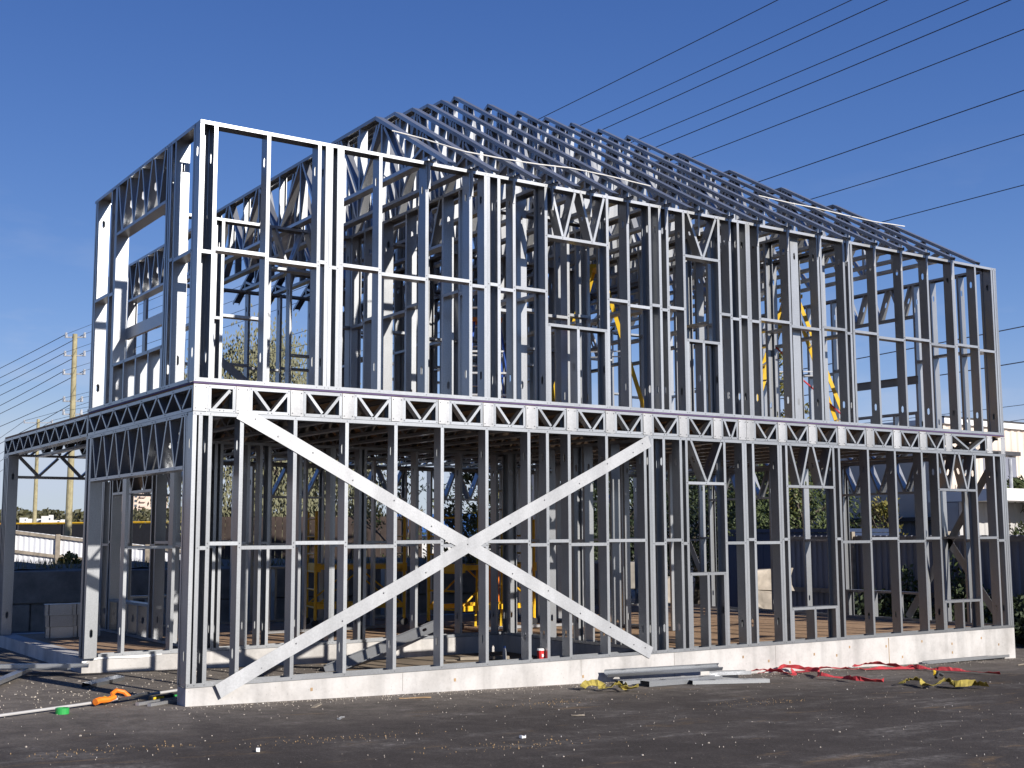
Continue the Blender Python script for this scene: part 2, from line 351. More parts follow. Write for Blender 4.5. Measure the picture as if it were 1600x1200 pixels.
# ------------------------------------------------------------------ ground
b = MB()
xs = [-400, -60, -20, -6, 0, 6, 12, 20, 30, 60, 200, 700]; ys = [-200, -40, -14, -8, 0, 8, 14, 24, 40, 80, 200, 900]
for j, y in enumerate(ys):
    for x in xs: b.v.append((x, y, gz(x)))
for j in range(len(ys)-1):
    for i in range(len(xs)-1):
        k = j*len(xs)+i; b.f.append((k, k+1, k+1+len(xs), k+len(xs))); b.mi.append(0)
tag(b.build('ground', M['asphalt']), kind='structure')

# ------------------------------------------------------------------ THE HOUSE
HX, HY = 13.47, 8.52
house = thing('steel_frame_house', 'two storey galvanised steel stud frame house on a pale concrete foundation', 'house frame')
ZC, ZB, ZA = 2.74, 3.047, 5.787       # top of lower wall, upper sole, top of upper wall
# foundation
fb = MB()
def slab_wall(lo, hi): fb.box(lo, hi)
zb = -1.0
slab_wall((0, 0, zb), (HX, .24, -.004))
slab_wall((HX-.24, .24, zb), (HX, HY, -.004))
slab_wall((0, HY-.24, zb), (HX-.24, HY, -.004))
slab_wall((0, 3.70, zb), (6.44, 3.94, -.004))
slab_wall((0, 3.94, zb), (.24, HY-.24, -.004))
slab_wall((6.2, .24, zb), (6.44, 3.70, -.004))
fnd = fb.build('foundation', M['concrete'], house)
for (x, z) in [(1.35,-.10),(3.1,-.12),(4.9,-.2),(7.55,-.12),(8.02,-.20),(8.42,-.24),(8.9,-.16),(9.35,-.20),(9.62,-.10),(10.4,-.13),(11.2,-.1),(11.9,-.17),(11.9,-.30),(12.62,-.12),(13.05,-.24),(10.75,-.30)]:
    MB().box((x-.013, -.003, z-.022), (x+.013, .004, z+.012)).build('tie_hole', M['rust'], fnd)
MB().box((10.45, -.0025, -.40), (10.462, .004, -.02)).build('form_joint', M['rust'], fnd)
for x in (2.43, 4.87, 6.35, 8.15): MB().box((x, -.002, -.36 if x > 5 else -.2), (x+.004, .004, -.01)).build('form_joint', M['oldcon'], fnd)
gb = MB(); gb.box((.24, .24, -.6), (6.2, 3.70, -.197-.05)); gs = gb.build('garage_floor', M['earth'], house)
# lower floor deck boards: sheets 1.22 x 2.44 laid with gaps
deck = empty('lower_deck', house)
def sheets(x0, y0, x1, y1, z0, z1, parent, name='deck_sheet'):
    y = y0; r = 0
    while y < y1-.02:
        ye = min(y1, y+1.22); x = x0 - (r % 2)*1.22
        while x < x1-.02:
            xa, xe = max(x, x0), min(x1, x+2.44)
            if xe-xa > .03: MB().box((xa+.002, y+.002, z0), (xe-.002, ye-.002, z1)).build(name, M['osb'], parent)
            x += 2.44
        y += 1.22; r += 1
sheets(.24, 3.94, 6.2, HY-.24, -.03, -.008, deck)
sheets(6.44, .24, HX-.24, HY-.24, -.03, -.008, deck)
under = MB(); under.box((.24, 3.94, -.10), (6.44, HY-.24, -.034)); under.box((6.44, .24, -.10), (HX-.24, HY-.24, -.034)); under.build('deck_substrate', M['osb'], house)
# upper deck
udeck = empty('upper_deck', house)
sheets(0.006, .006, HX, HY, 3.016, 3.042, udeck)
pe = MB(); pe.box((-.002, -.004, 3.026), (HX, .004, 3.044)); pe.box((-.004, .004, 3.026), (.004, 3.8, 3.044)); pe.build('sealed_edge', M['purple'], udeck)

def screws(parent, pts, n, name='screw_head', r=.0065):
    sb = MB(); n = V(n).normalized(); a = n.orthogonal().normalized(); c = n.cross(a)
    for p in pts:
        p = V(p)
        ring = [p + (a*math.cos(t)+c*math.sin(t))*r for t in [k*math.pi/3 for k in range(6)]]
        top = [q*1.0 + n*.004 + (p-q)*.35 for q in ring]
        sb.add(ring+top, [tuple(range(6, 12))] + [(i, (i+1)%6, 6+(i+1)%6, 6+i) for i in range(6)])
    o = sb.build(name, M['bolt'], parent); tag(o, kind='stuff'); return o

class Wall:
    def __init__(s, O, u, n, L, z0, z1, d=.152):
        s.O = V((O[0], O[1], 0)); s.u = V((u[0], u[1], 0)); s.n = V((n[0], n[1], 0)); s.L = L; s.z0 = z0; s.z1 = z1; s.d = d
        s.e = empty('wall_frame', house); s.pos = []; s.sc = []
    def P(s, t, z, off=0): return s.O + s.u*t + s.n*off + UP*z
    def tracks(s, gaps=(), top=True):
        seg = []; a = 0
        for g in sorted(gaps): seg.append((a, g[0])); a = g[1]
        seg.append((a, s.L))
        for (a, e) in seg: member('sole_track', s.e, s.P(a, s.z0), s.P(e, s.z0), UP, s.n, .040, s.d+.006, lip=0, off=-.003)
        if top: member('top_track', s.e, s.P(0, s.z1), s.P(s.L, s.z1), -UP, s.n, .038, s.d+.006, lip=0, off=-.003)
    def stud(s, t, hi=False, z0=None, z1=None, name='stud', w=.041):
        z0 = s.z0+.002 if z0 is None else z0; z1 = s.z1-.002 if z1 is None else z1
        h = z1-z0
        holes = (.30, h-.32) if h > 1.6 else ((h*.5,) if h > .5 else ())
        if hi: member(name, s.e, s.P(t+w, z0), s.P(t+w, z1), -s.u, s.n, w, s.d, holes)
        else: member(name, s.e, s.P(t, z0), s.P(t, z1), s.u, s.n, w, s.d, holes)
        s.pos.append(t); s.sc += [s.P(t+w/2, z0+.018, -.0035), s.P(t+w/2, z1-.018, -.0035)]
    def rail(s, z, skip=(), dz=.022, t0=None, t1=None, only=None):
        p = sorted(s.pos); k = 0
        for a, b in zip(p, p[1:]):
            if b-a < .09 or b-a > 1.4: continue
            mid = (a+b)/2
            if any(q[0] <= mid <= q[1] for q in skip): k += 1; continue
            zz = z + (dz if k % 2 else -dz); k += 1
            member('blocking', s.e, s.P(a+.041, zz), s.P(b, zz), UP, s.n, .038, s.d-.01, lip=.010, off=-.0025)
            s.sc += [s.P(a+.02, zz+.02, -.0035), s.P(b+.02, zz+.02, -.0035)]
    def opening(s, t0, t1, zh, zs=None, nv=2, cr=1):
        """t0..t1 clear width between jamb studs; head truss over zh; sill at zs with cripples"""
        member('header_chord', s.e, s.P(t0, zh), s.P(t1, zh), UP, s.n, .036, s.d, off=-.002)
        zt = s.z1-.040; zl = zh+.037
        st = (t1-t0)/nv
        for k in range(nv):
            a, c, e = t0+st*k, t0+st*(k+.5), t0+st*(k+1)
            member('header_web', s.e, s.P(a+.045, zt), s.P(c-.012, zl), s.u, s.n, .034, s.d-.004, ((zt-zl)*.5,), off=.001)
            member('header_web', s.e, s.P(c+.012, zl), s.P(e-.045, zt), s.u, s.n, .034, s.d-.004, ((zt-zl)*.5,), off=.001)
            s.sc += [s.P(c, zh+.018, -.005), s.P(a+.05, s.z1-.02, -.005), s.P(e-.05, s.z1-.02, -.005)]
        s.sc += [s.P(t0-.02, zh+.02, -.004), s.P(t1+.02, zh+.02, -.004)]
        if zs is not None:
            member('window_sill', s.e, s.P(t0, zs), s.P(t1, zs), -UP, s.n, .036, s.d+.004, lip=0, off=-.003)
            for k in range(cr): s.stud(t0+(t1-t0)*(k+1)/(cr+1)-.02, z0=s.z0+.002, z1=zs-.002, name='cripple_stud'); s.pos.pop()
            for t in (t0, t1-.041): s.stud(t, hi=(t != t0), z0=s.z0+.002, z1=zs-.003, name='cripple_stud'); s.pos.pop()
    def done(s): screws(s.e, s.sc, -s.n)

# ---- lower front wall
w = Wall((0, 0), (1, 0), (0, 1), HX, 0, ZC); w.tracks()
for t, hi in [(0,0),(.062,1),(.165,1),(.503,0),(1.10,0),(1.705,0),(2.308,0),(2.908,0),(3.512,0),(4.108,0),(4.38,0),(4.705,0),(5.287,0),(5.905,0),(5.985,1),(6.028,0),(6.222,1),(6.51,0),(6.61,0),(7.285,1),(7.628,0),(7.672,1),(7.815,0),(8.30,0),(8.345,1),(8.455,0),(9.405,1),(9.525,0),(10.145,0),(10.745,0),(11.362,0),(11.735,0),(12.665,1),(13.145,0),(13.33,0),(13.38,1),(HX-.041,1)]:
    w.stud(t, hi)
w.opening(6.651, 7.285, 2.13, .99, 1, 1); w.opening(8.496, 9.405, 2.12, .48, 2, 1); w.opening(11.776, 12.665, 2.13, .47, 2, 1)
w.rail(1.37, [(6.66, 7.28), (8.5, 9.4), (11.78, 12.66)]); w.done()
# ---- upper front wall
w = Wall((0, 0), (1, 0), (0, 1), HX, ZB, ZA); w.tracks()
UPX = [(0,0),(.15,1),(.74,0),(1.335,0),(1.43,0),(1.475,1),(1.57,1),(1.612,0),(2.09,0),(2.695,0),(3.29,0),(3.50,0),(3.542,1),(3.69,1),(3.91,0),(4.385,0),(5.345,1),(5.68,0),(6.05,1),(6.222,0),(6.35,0),(6.64,0),(7.275,1),(7.48,0),(7.64,1),(7.80,0),(7.842,1),(8.02,0),(8.62,0),(9.225,0),(9.285,1),(9.775,0),(9.885,1),(9.945,0),(10.47,0),(11.08,0),(11.69,0),(12.305,0),(12.345,1),(12.90,0),(13.33,0),(13.385,1),(HX-.041,1)]
for t, hi in UPX: w.stud(t, hi)
w.opening(4.426, 5.345, 5.12, 4.05, 2, 1); w.opening(6.681, 7.275, 5.15, 4.05, 1, 1)
w.rail(4.40, [(4.43, 5.34), (6.69, 7.27)]); w.done()
# ---- upper end wall (x = 0) of the bump out
w = Wall((0, .155), (0, 1), (1, 0), 3.70, ZB, ZA); w.tracks()
for y, hi in [(.005,0),(.58,0),(.72,1),(.78,0),(.85,0),(2.70,0),(2.745,1),(2.93,0),(3.55,0),(3.62,1)]: w.stud(y, hi)
w.opening(.891, 2.70, 5.13, 3.55, 4, 3)
member('window_brace', w.e, V((.153, 1.04, 3.86)), V((.153, 2.86, 3.86)), V((1, 0, 0)), UP, .04, .14)
w.rail(4.42, [(.9, 2.7)], 0.01); w.done()
# ---- lower end wall: wide opening under a deep truss header
w = Wall((0, .155), (0, 1), (1, 0), 3.70, 0, ZC)
member('top_track', w.e, w.P(0, ZC), w.P(3.7, ZC), -UP, w.n, .038, .158, lip=0, off=-.003)
for y, hi in [(0,0),(.06,1),(3.46,0),(3.50,1),(3.62,0),(3.66,1)]: w.stud(y, hi)
w.opening(.105, 3.46, 2.165, None, 7, 0); w.done()
# ---- porch: side wall x = 1.52, corner column, all with the rear and far walls
w = Wall((1.52, 3.86), (0, 1), (1, 0), HY-3.86-.16, 0, ZC); w.tracks()
for y, hi in [(0,0),(.10,1),(.62,0),(1.22,0),(1.83,0),(2.02,1),(3.98,0),(4.1,1),(4.44,1)]: w.stud(y, hi)
w.opening(2.061, 3.98, 2.14, .51, 3, 3); w.rail(1.36, [(2.0, 4.0)]); w.done()
w = Wall((1.52, 3.86), (0, 1), (1, 0), HY-3.86-.16, ZB, ZA); w.tracks()
for y, hi in [(0,0),(.10,1),(.62,0),(1.22,0),(1.70,0),(3.50,1),(3.9,0),(4.44,1)]: w.stud(y, hi)
w.opening(1.741, 3.50, 5.17, 3.95, 4, 3); w.rail(4.42, [(1.75, 3.5)]); w.done()
w = Wall((0, HY-.34), (0, 1), (1, 0), .34, 0, ZC); w.tracks()
for y, hi in [(0,0),(.09,1),(.18,0),(.295,1)]: w.stud(y, hi)
w.done()
# ---- rear walls
def auto(a, b, st=.604, w0=.041):
    out = []; t = a
    while t < b-.1: out.append(t); t += st
    return out
w = Wall((1.52, HY), (1, 0), (0, -1), HX-1.52, 0, ZC); w.tracks([(6.2, 7.3)])
WIN = [(.5, 1.42), (2.6, 3.9), (4.4, 5.6), (9.2, 10.9)]
for t in auto(0, w.L-.04, .45): 
    if not any(a-.02 < t < b+.02 for a, b in WIN+[(6.2, 7.3)]): w.stud(t)
for a, b in WIN: w.stud(a-.041); w.stud(b, 1)
w.stud(6.15); w.stud(7.3, 1); w.stud(w.L-.041, 1)
for i, (a, b) in enumerate(WIN): w.opening(a, b, 2.15, .95 if i else .52, 2, 2)
w.opening(6.191, 7.3, 2.15, None, 2); w.rail(1.36, WIN+[(6.2, 7.3)]); w.done()
w = Wall((1.52, HY), (1, 0), (0, -1), HX-1.52, ZB, ZA); w.tracks()
WIN = [(3.95, 5.1), (6.6, 7.5), (9.4, 10.6)]
for t in auto(0, w.L-.04):
    if not any(a-.02 < t < b+.02 for a, b in WIN): w.stud(t)
for a, b in WIN: w.stud(a-.041); w.stud(b, 1)
w.stud(w.L-.041, 1)
for a, b in WIN: w.opening(a, b, 5.15, 4.0, 2, 1)
w.rail(4.42, WIN); w.rail(3.48, WIN); w.done()
# flat diagonal straps on the inner face of the rear wall
for (x0, z0, x1, z1) in [(3.1, 4.75, 5.4, 3.1), (8.2, 5.6, 10.7, 3.1)]:
    MB().bar((x0, HY-.158, z0), (x1, HY-.158, z1), .14, .003, (0, 1, 0)).build('strap_brace', M['steel'], house) if False else MB().bar((x0, HY-.158, z0), (x1, HY-.158, z1), .003, .14, (0, 0, 1)).build('strap_brace', M['steel'], house)
# ---- far end walls (x = HX)
w = Wall((HX, .155), (0, 1), (-1, 0), HY-.31, 0, ZC); w.tracks()
for y, hi in [(.0,0),(.55,0),(1.0,0),(1.40,0),(3.10,1),(3.45,0),(4.05,0),(4.66,0),(4.9,0),(6.6,1),(6.9,0),(7.5,0),(8.15,1)]: w.stud(y, hi)
w.opening(1.441, 3.10, 2.16, .49, 3, 2); w.opening(4.941, 6.6, 2.16, None, 3, 0); w.rail(1.37, [(1.4, 3.1), (4.9, 6.6)]); w.done()
w = Wall((HX, .155), (0, 1), (-1, 0), HY-.31, ZB, ZA); w.tracks()
for y, hi in [(.0,0),(.46,0),(1.02,0),(1.36,0),(2.88,1),(3.2,0),(3.8,0),(4.4,0),(5.0,0),(6.2,1),(6.6,0),(7.2,0),(7.8,0),(8.15,1)]: w.stud(y, hi)
w.opening(1.401, 2.88, 5.20, 3.56, 3, 2); w.opening(5.041, 6.2, 5.2, 3.95, 2, 1)
member('window_brace', w.e, V((HX-.156, 1.5, 4.03)), V((HX-.156, 3.1, 4.03)), V((-1, 0, 0)), UP, .04, .14)
w.rail(4.42, [(1.4, 2.88), (5.0, 6.2)]); w.done()
for (y0, z0, y1, z1) in [(2.05, .05, .25, 2.6), (.25, .10, 1.35, 1.62), (6.9, .1, 8.3, 2.6)]:
    MB().bar((HX+.006, y0, z0), (HX+.006, y1, z1), .003, .13, (0, 0, 1)).build('strap_brace', M['plate'], house)
# ---- partitions, lower
w = Wall((0.2, 3.72), (1, 0), (0, 1), 6.2, 0, ZC); w.tracks()
for t, hi in [(.28,0),(.90,0),(1.34,0),(1.44,1),(1.52,1),(1.90,0),(2.08,0),(2.20,1),(2.66,0),(3.13,0),(3.17,1),(3.58,0),(3.66,1),(4.10,0),(4.50,0),(4.92,0),(5.26,0),(5.9,0),(6.12,1)]: w.stud(t, hi)
w.rail(1.35); w.done()
w = Wall((6.22, .16), (0, 1), (1, 0), 3.55, 0, ZC); w.tracks()
for y, hi in [(.0,0),(.30,0),(.9,0),(1.5,0),(1.75,1),(2.4,0),(3.0,0),(3.4,1)]: w.stud(y, hi)
w.rail(1.36); w.done()
w = Wall((8.7, 2.7), (0, 1), (1, 0), 5.5, 0, ZC); w.tracks()
for y in auto(0, 5.45): w.stud(y)
w.rail(1.36); w.done()
w = Wall((6.4, 4.6), (1, 0), (0, 1), 2.3, 0, ZC, .092); w.tracks()
for t in auto(0, 2.3): w.stud(t)
w.done()
w = Wall((3.4, 6.0), (1, 0), (0, 1), 2.2, 0, ZC, .092); w.tracks()
for t in auto(0, 2.2): w.stud(t)
w.rail(1.36); w.done()
w = Wall((7.3, .9), (0, 1), (1, 0), 1.7, 0, ZC, .092); w.tracks()
for y in auto(0, 1.7): w.stud(y)
w.done()
# ---- partitions, upper
w = Wall((0.16, 3.76), (1, 0), (0, 1), 7.6, ZB, ZA); w.tracks()
for t, hi in [(1.40,0),(1.52,1),(2.16,0),(2.205,1),(3.25,1),(3.46,0),(4.1,0),(4.7,0),(5.3,0),(5.9,0),(6.0,1),(6.5,0),(7.1,0),(7.5,1)]: w.stud(t, hi)
w.opening(2.246, 3.25, 5.17, None, 2, 0); w.rail(4.41, [(0, 1.3), (2.24, 3.25)]); w.done()
w = Wall((3.60, .16), (0, 1), (1, 0), 3.58, ZB, ZA); w.tracks()
for y, hi in [(.0,0),(.05,1),(.55,0),(.95,0),(1.56,1),(1.9,0),(2.55,0),(2.6,1),(3.1,0),(3.5,1)]: w.stud(y, hi)
w.opening(.991, 1.56, 5.13, None, 1, 0); w.rail(4.44, [(.99, 1.56)]); w.done()
for (x, L) in ((4.36, 1.1), (6.12, 3.55), (7.70, 3.55), (9.97, 3.0)):
    w = Wall((x, .16), (0, 1), (1, 0), L, ZB, ZA); w.tracks()
    for k, y in enumerate(auto(0, L-.2, .5 if x > 5 else .42)): w.stud(y, k % 3 == 2)
    w.stud(L-.05, 1); w.rail(4.42); w.done()
w = Wall((6.2, 5.4), (1, 0), (0, 1), 3.2, ZB, ZA); w.tracks()
for t in auto(0, 3.2): w.stud(t)
w.rail(4.42); w.done()
w = Wall((9.3, 3.9), (0, 1), (1, 0), 4.3, ZB, ZA); w.tracks()
for y in auto(0, 4.3): w.stud(y)
w.rail(4.42); w.done()

for (x, y0_, L, st) in ((5.28, 3.95, 4.3, .5), (7.0, 3.95, 4.3, .55), (8.85, .16, 3.4, .5)):
    w = Wall((x, y0_), (0, 1), (1, 0), L, ZB, ZA); w.tracks()
    for k, y in enumerate(auto(0, L-.1, st)): w.stud(y, k % 2)
    w.stud(L-.05, 1); w.rail(4.42); w.done()
for (x0, y, L, st) in ((3.9, 6.5, 4.6, .42), (4.45, 1.25, 1.6, .4)):
    w = Wall((x0, y), (1, 0), (0, 1), L, ZB, ZA); w.tracks()
    for k, t in enumerate(auto(0, L-.1, st)): w.stud(t, k % 3 == 1)
    w.stud(L-.05, 1); w.rail(4.42); w.done()

# ---- rim trusses round the upper floor
def rim_front():
    e = empty('rim_truss', house); pts = []
    zl, zt = 2.744, 3.020; n = V((0, 1, 0))
    px = [(0., .15)] + [(.455+.6055*k, .595+.6055*k) for k in range(21)]
    extra = (7.575, 7.715)
    prev = None
    plates = sorted(px + [extra])
    plates[-1] = (13.0, 13.14)
    plates.append((13.36, HX))
    for (a, c) in plates:
        # end plate of a joist, bowed a little outwards
        pb = MB(); K = 5; hw = (c-a)
        for j, z in enumerate((zl+.002, zl+.09, zt-.09, zt-.002)):
            for i in range(K):
                t = i/(K-1); bow = .0022*math.sin(math.pi*t) + (.0015 if j in (1, 2) else 0)
                pb.v.append((a+hw*t, -.004-bow, z))
        for j in range(3):
            for i in range(K-1):
                k = j*K+i; pb.f.append((k, k+1, k+1+K, k+K)); pb.mi.append(0)
        pb.build('joist_end_plate', M['plate'], e)
        pts += [(a+.02, -.010, zl+.03), (c-.02, -.010, zl+.03), (a+.02, -.010, zt-.03), (c-.02, -.010, zt-.03)]
    for (a, c), (a2, c2) in zip(plates, plates[1:]):
        x0, x1 = c+.004, a2-.004
        if x1-x0 < .1: continue
        if a2 > 13.3: continue
        member('rim_chord', e, V((x0, 0, zl)), V((x1, 0, zl)), UP, n, .034, .10)
        member('rim_chord', e, V((x0, 0, zt)), V((x1, 0, zt)), -UP, n, .034, .10)
        member('rim_post', e, V((x0, 0, zl+.035)), V((x0, 0, zt-.035)), V((1,0,0)), n, .034, .10, off=.001)
        member('rim_post', e, V((x1, 0, zl+.035)), V((x1, 0, zt-.035)), V((-1,0,0)), n, .034, .10, off=.001)
        m = (x0+x1)/2
        if c < .2: prs = [((x0+.045, zl+.036), (x1-.075, zt-.036))]
        else: prs = [((x0+.045, zt-.036), (m-.016, zl+.036)), ((m+.016, zl+.036), (x1-.045, zt-.036))]
        for (p, q) in prs: member('rim_web', e, V((p[0], -.001, p[1])), V((q[0], -.001, q[1])), V((1,0,0)), n, .030, .095)
        pts += [(x0+.017, -.004, zl+.017), (x1-.017, -.004, zl+.017), (x0+.017, -.004, zt-.017), (x1-.017, -.004, zt-.017), (m-.02, -.005, zl+.017), (m+.02, -.005, zl+.017)]
    screws(e, pts, (0, -1, 0))
    return [((a+c)/2) for (a, c) in plates[1:-1] if a != extra[0]]
JX = rim_front()
def zigzag(e, x, y0, y1, zl, zt, pitch, n, w=.030, d=.10, nm='rim_web'):
    k = max(1, round((y1-y0)/pitch)); st = (y1-y0)/k; sc = []
    for i in range(k):
        a = y0+st*i; mm = a+st/2
        member(nm, e, V((x, a+.02, zt)), V((x, mm-.014, zl)), V((0,1,0)), n, w, d)
        member(nm, e, V((x, mm+.014, zl)), V((x, a+st-.02, zt)), V((0,1,0)), n, w, d)
        sc += [(x-.004, a+.02, zt+.017), (x-.004, mm, zl-.017)]
    return sc
e = empty('rim_truss', house); n = V((1, 0, 0))
for (a, c) in ((.02, 3.80), (3.84, HY)):
    member('rim_chord', e, V((0, a, 2.744)), V((0, c, 2.744)), UP, n, .036, .145)
    member('rim_chord', e, V((0, a, 3.010)), V((0, c, 3.010)), -UP, n, .036, .145)
    sc = zigzag(e, .001, a+.05, c-.04, 2.781, 2.973, .51, n, d=.14)
    screws(e, sc, (-1, 0, 0))
for y in (.02, 3.80, 3.842, HY-.036): member('rim_post', e, V((0, y, 2.781)), V((0, y, 2.973)), V((0,1,0)), n, .034, .14, off=.001)
e = empty('rim_truss', house)
for x in (HX,):
    n = V((-1, 0, 0))
    member('rim_chord', e, V((x, .12, 2.744)), V((x, HY, 2.744)), UP, n, .036, .145); member('rim_chord', e, V((x, .12, 3.010)), V((x, HY, 3.010)), -UP, n, .036, .145)
    zigzag(e, x-.001, .16, HY-.04, 2.781, 2.973, .51, n, d=.14)
e = empty('rim_truss', house); n = V((0, -1, 0))
member('rim_chord', e, V((0, HY, 2.744)), V((HX, HY, 2.744)), UP, n, .036, .10); member('rim_chord', e, V((0, HY, 3.010)), V((HX, HY, 3.010)), -UP, n, .036, .10)
for k in range(26):
    a = .1+k*.51
    member('rim_web', e, V((a, HY, 2.973)), V((a+.23, HY, 2.781)), V((1,0,0)), n, .03, .095); member('rim_web', e, V((a+.28, HY, 2.781)), V((a+.49, HY, 2.973)), V((1,0,0)), n, .03, .095)
# porch beam braces under the outer joists
e = empty('porch_truss', house); n = V((0, -1, 0))
member('truss_chord', e, V((.16, HY, 2.40)), V((1.52, HY, 2.40)), UP, n, .041, .10)
for (a, c) in ((.2, .5), (.8, .5), (.86, 1.16), (1.46, 1.16)): member('truss_web', e, V((a, HY, 2.74)), V((c, HY, 2.44)), V((1,0,0)), n, .036, .09)
# ---- floor joists front to back
for x in JX:
    e = empty('floor_joist', house); n = V((1, 0, 0))
    member('joist_chord', e, V((x-.05, .10, 2.746)), V((x-.05, HY-.10, 2.746)), UP, n, .034, .10); member('joist_chord', e, V((x-.05, .10, 3.010)), V((x-.05, HY-.10, 3.010)), -UP, n, .034, .10)
    zigzag(e, x-.048, .16, HY-.16, 2.781, 2.973, .68, n, d=.096, nm='joist_web')

# ---- roof trusses (hipped step-down set at both ends)
TX = [2.736, 3.324, 3.92, 4.50, 5.095, 5.70, 6.34, 6.93, 7.49, 8.03, 8.62, 9.26, 9.86, 10.46, 11.075, 11.69, 12.30]
TH = [1.28, 1.86, 2.45, 3.03, 3.64, 4.26, 4.26, 4.26, 4.26, 4.26, 4.26, 4.26, 3.60, 2.98, 2.38, 1.80, 1.18]
TD = .115; SL = .588
def ztop(y, hy): return 5.95 + SL*min(y, HY-y, hy)
for x, hy in zip(TX, TH):
    e = empty('roof_truss', house); n = V((1, 0, 0)); x0 = x-.03
    hy = min(hy, HY/2)
    T = lambda y: V((x0, y, ztop(y, hy)))
    nrm = V((0, SL, -1)).normalized()
    flat = HY-2*hy > .1
    member('top_chord', e, T(-.48), T(hy), V((0, SL, -1)), n, .046, TD); member('top_chord', e, T(HY+.48), T(HY-hy), V((0, -SL, -1)), n, .046, TD)
    if flat: member('top_chord', e, T(hy)+V((0,.004,-.002)), T(HY-hy)+V((0,-.004,-.002)), -UP, n, .044, TD)
    member('bottom_chord', e, V((x0, -.02, 5.80)), V((x0, HY+.02, 5.80)), UP, n, .045, TD)
    def low(y): return V((x0+.004, y, 5.846))
    def high(y): return V((x0+.004, y, ztop(y, hy)-(.052 if min(y, HY-y) < hy else .046)))
    ys = [.06, .50]; st = .60 if flat else .68
    y = .50
    while y + st < HY/2 - .2: y += st; ys.append(y)
    ys = ys + [HY/2] + [HY-q for q in reversed(ys)]
    for i, y in enumerate(ys):
        if i % 2 == 0 or flat or i in (1, len(ys)-2): member('truss_web', e, low(y), high(y), V((0,1,0)) if y < HY/2 else V((0,-1,0)), n, .038, TD-.008)
    for i, (a, c) in enumerate(zip(ys, ys[1:])):
        if c-a < .2: continue
        mid = (a+c)/2
        if high(mid).z - 5.85 < .18: continue
        if i % 2: member('truss_web', e, low(a+.05), high(c-.05), V((0,1,0)), n, .038, TD-.008)
        else: member('truss_web', e, high(a+.05), low(c-.05), V((0,1,0)), n, .038, TD-.008)
        if high(mid).z - 5.85 > 1.2 and not flat:
            if i % 2: member('truss_web', e, high(a+.05), low(mid), V((0,1,0)), n, .038, TD-.008)
    # hold-down clip on the front wall
    cb = MB(); cb.box((x-.012, -.009, 5.47), (x+.018, -.005, 5.80)); cb.box((x-.06, -.022, 5.790), (x+.07, -.004, 5.796)); cb.box((x+.03, -.012, 5.80), (x+.034, -.004, 5.93))
    cb.build('truss_clip', M['plate'], e)

# ---- big flat X straps across the lower front wall
def strap(a, c, wd, y, bend):
    a, c = V((a[0], y, a[1])), V((c[0], y, c[1])); d = (c-a); L = d.length; d.normalize(); s = V((-d.z, 0, d.x)); b = MB(); K = 24
    for i in range(K+1):
        t = i/K; off = -.004*abs(math.sin(9*t*math.pi)) - bend*max(0, .10-t)*6 - bend*max(0, t-.96)*2
        wob = .004*math.sin(13*t)
        for q in (-1, 1):
            for th in (0, .003): b.v.append(tuple(a + d*L*t + s*(q*wd/2+wob) + V((0, off-th, 0))))
    for i in range(K):
        k = i*4; b.f += [(k, k+4, k+6, k+2), (k+1, k+3, k+7, k+5), (k, k+1, k+5, k+4), (k+2, k+6, k+7, k+3)]; b.mi += [0]*4
    b.f += [(0, 2, 3, 1), (K*4, K*4+1, K*4+3, K*4+2)]; b.mi += [0]*2
    o = b.build('cross_brace', M['plate'], house)
    pts = [tuple(a + d*L*t + s*(.02*(-1)**i) + V((0, -.010, 0))) for i, t in enumerate([.03, .08, .15, .24, .33, .42, .52, .62, .71, .8, .88, .95, .98])]
    screws(o, pts, (0, -1, 0), r=.009)
strap((.49, 2.755), (5.965, .012), .148, -.008, .0)
strap((.315, -.05), (5.985, 2.665), .148, -.018, .05)
# purple stained sheathing nothing else; loose gasket on the porch corner
g = MB(); K = 16
for i in range(K+1):
    t = i/K; x = 0.0+1.0*t; dz = -.055*math.exp(-5*t)-.012+.014*math.sin(5*t+1); 
    for z in (.004, dz-.03 if t < .05 else dz): g.v.append((x, 3.694-.012*math.sin(4*t), z))
for i in range(K): g.f.append((2*i, 2*i+2, 2*i+3, 2*i+1)); g.mi.append(0)
g.build('sill_gasket', M['white'], house)
# ------------------------------------------------------------------ LOOSE THINGS ON AND AROUND THE HOUSE
def chan(name, label, cat, a, b, wd, ht, open_up, roll=0., group=None, mat='steel'):
    """a loose length of C channel lying from a to b (centre of its underside)"""
    a, b = V(a), V(b); t = thing(name, label, cat, a, 0, group)
    z = (b-a); L = z.length; z.normalize(); s = z.cross(UP).normalized(); up = s.cross(z)
    if roll: q = Matrix.Rotation(roll, 3, z); s = q @ s; up = q @ up
    me = cmember(L, ht, wd, (.3, L-.3) if L > 1 else (), .012, mat)
    o = link('channel', me, t)
    if open_up: ex, P = up, -s*wd/2
    else: ex, P = -up, -s*wd/2 + up*ht
    y = z.cross(ex)
    if y.dot(s) < 0: P = P + s*wd
    o.matrix_local = Matrix(((ex.x, y.x, z.x, P.x), (ex.y, y.y, z.y, P.y), (ex.z, y.z, z.z, P.z), (0, 0, 0, 1)))
    return t
def G(x, y, dz=0.): return V((x, y, gz(x)+dz))
chan('steel_channel', 'galvanised channel on top of the loose pile beside the yellow strap, leaning on the concrete', 'steel channel', G(5.15, -.12, .10), G(6.85, -.30, .13), .10, .042, True, .5)
chan('steel_channel', 'open ended dark mouthed channel lying in front of the loose channel pile', 'steel channel', G(5.34, -.62, .004), G(6.62, -.50, .004), .15, .062, False)
chan('steel_channel', 'short galvanised channel lying flat beside the red strap end', 'steel channel', G(6.02, -.66, .003), G(7.05, -.92, .003), .12, .045, False)
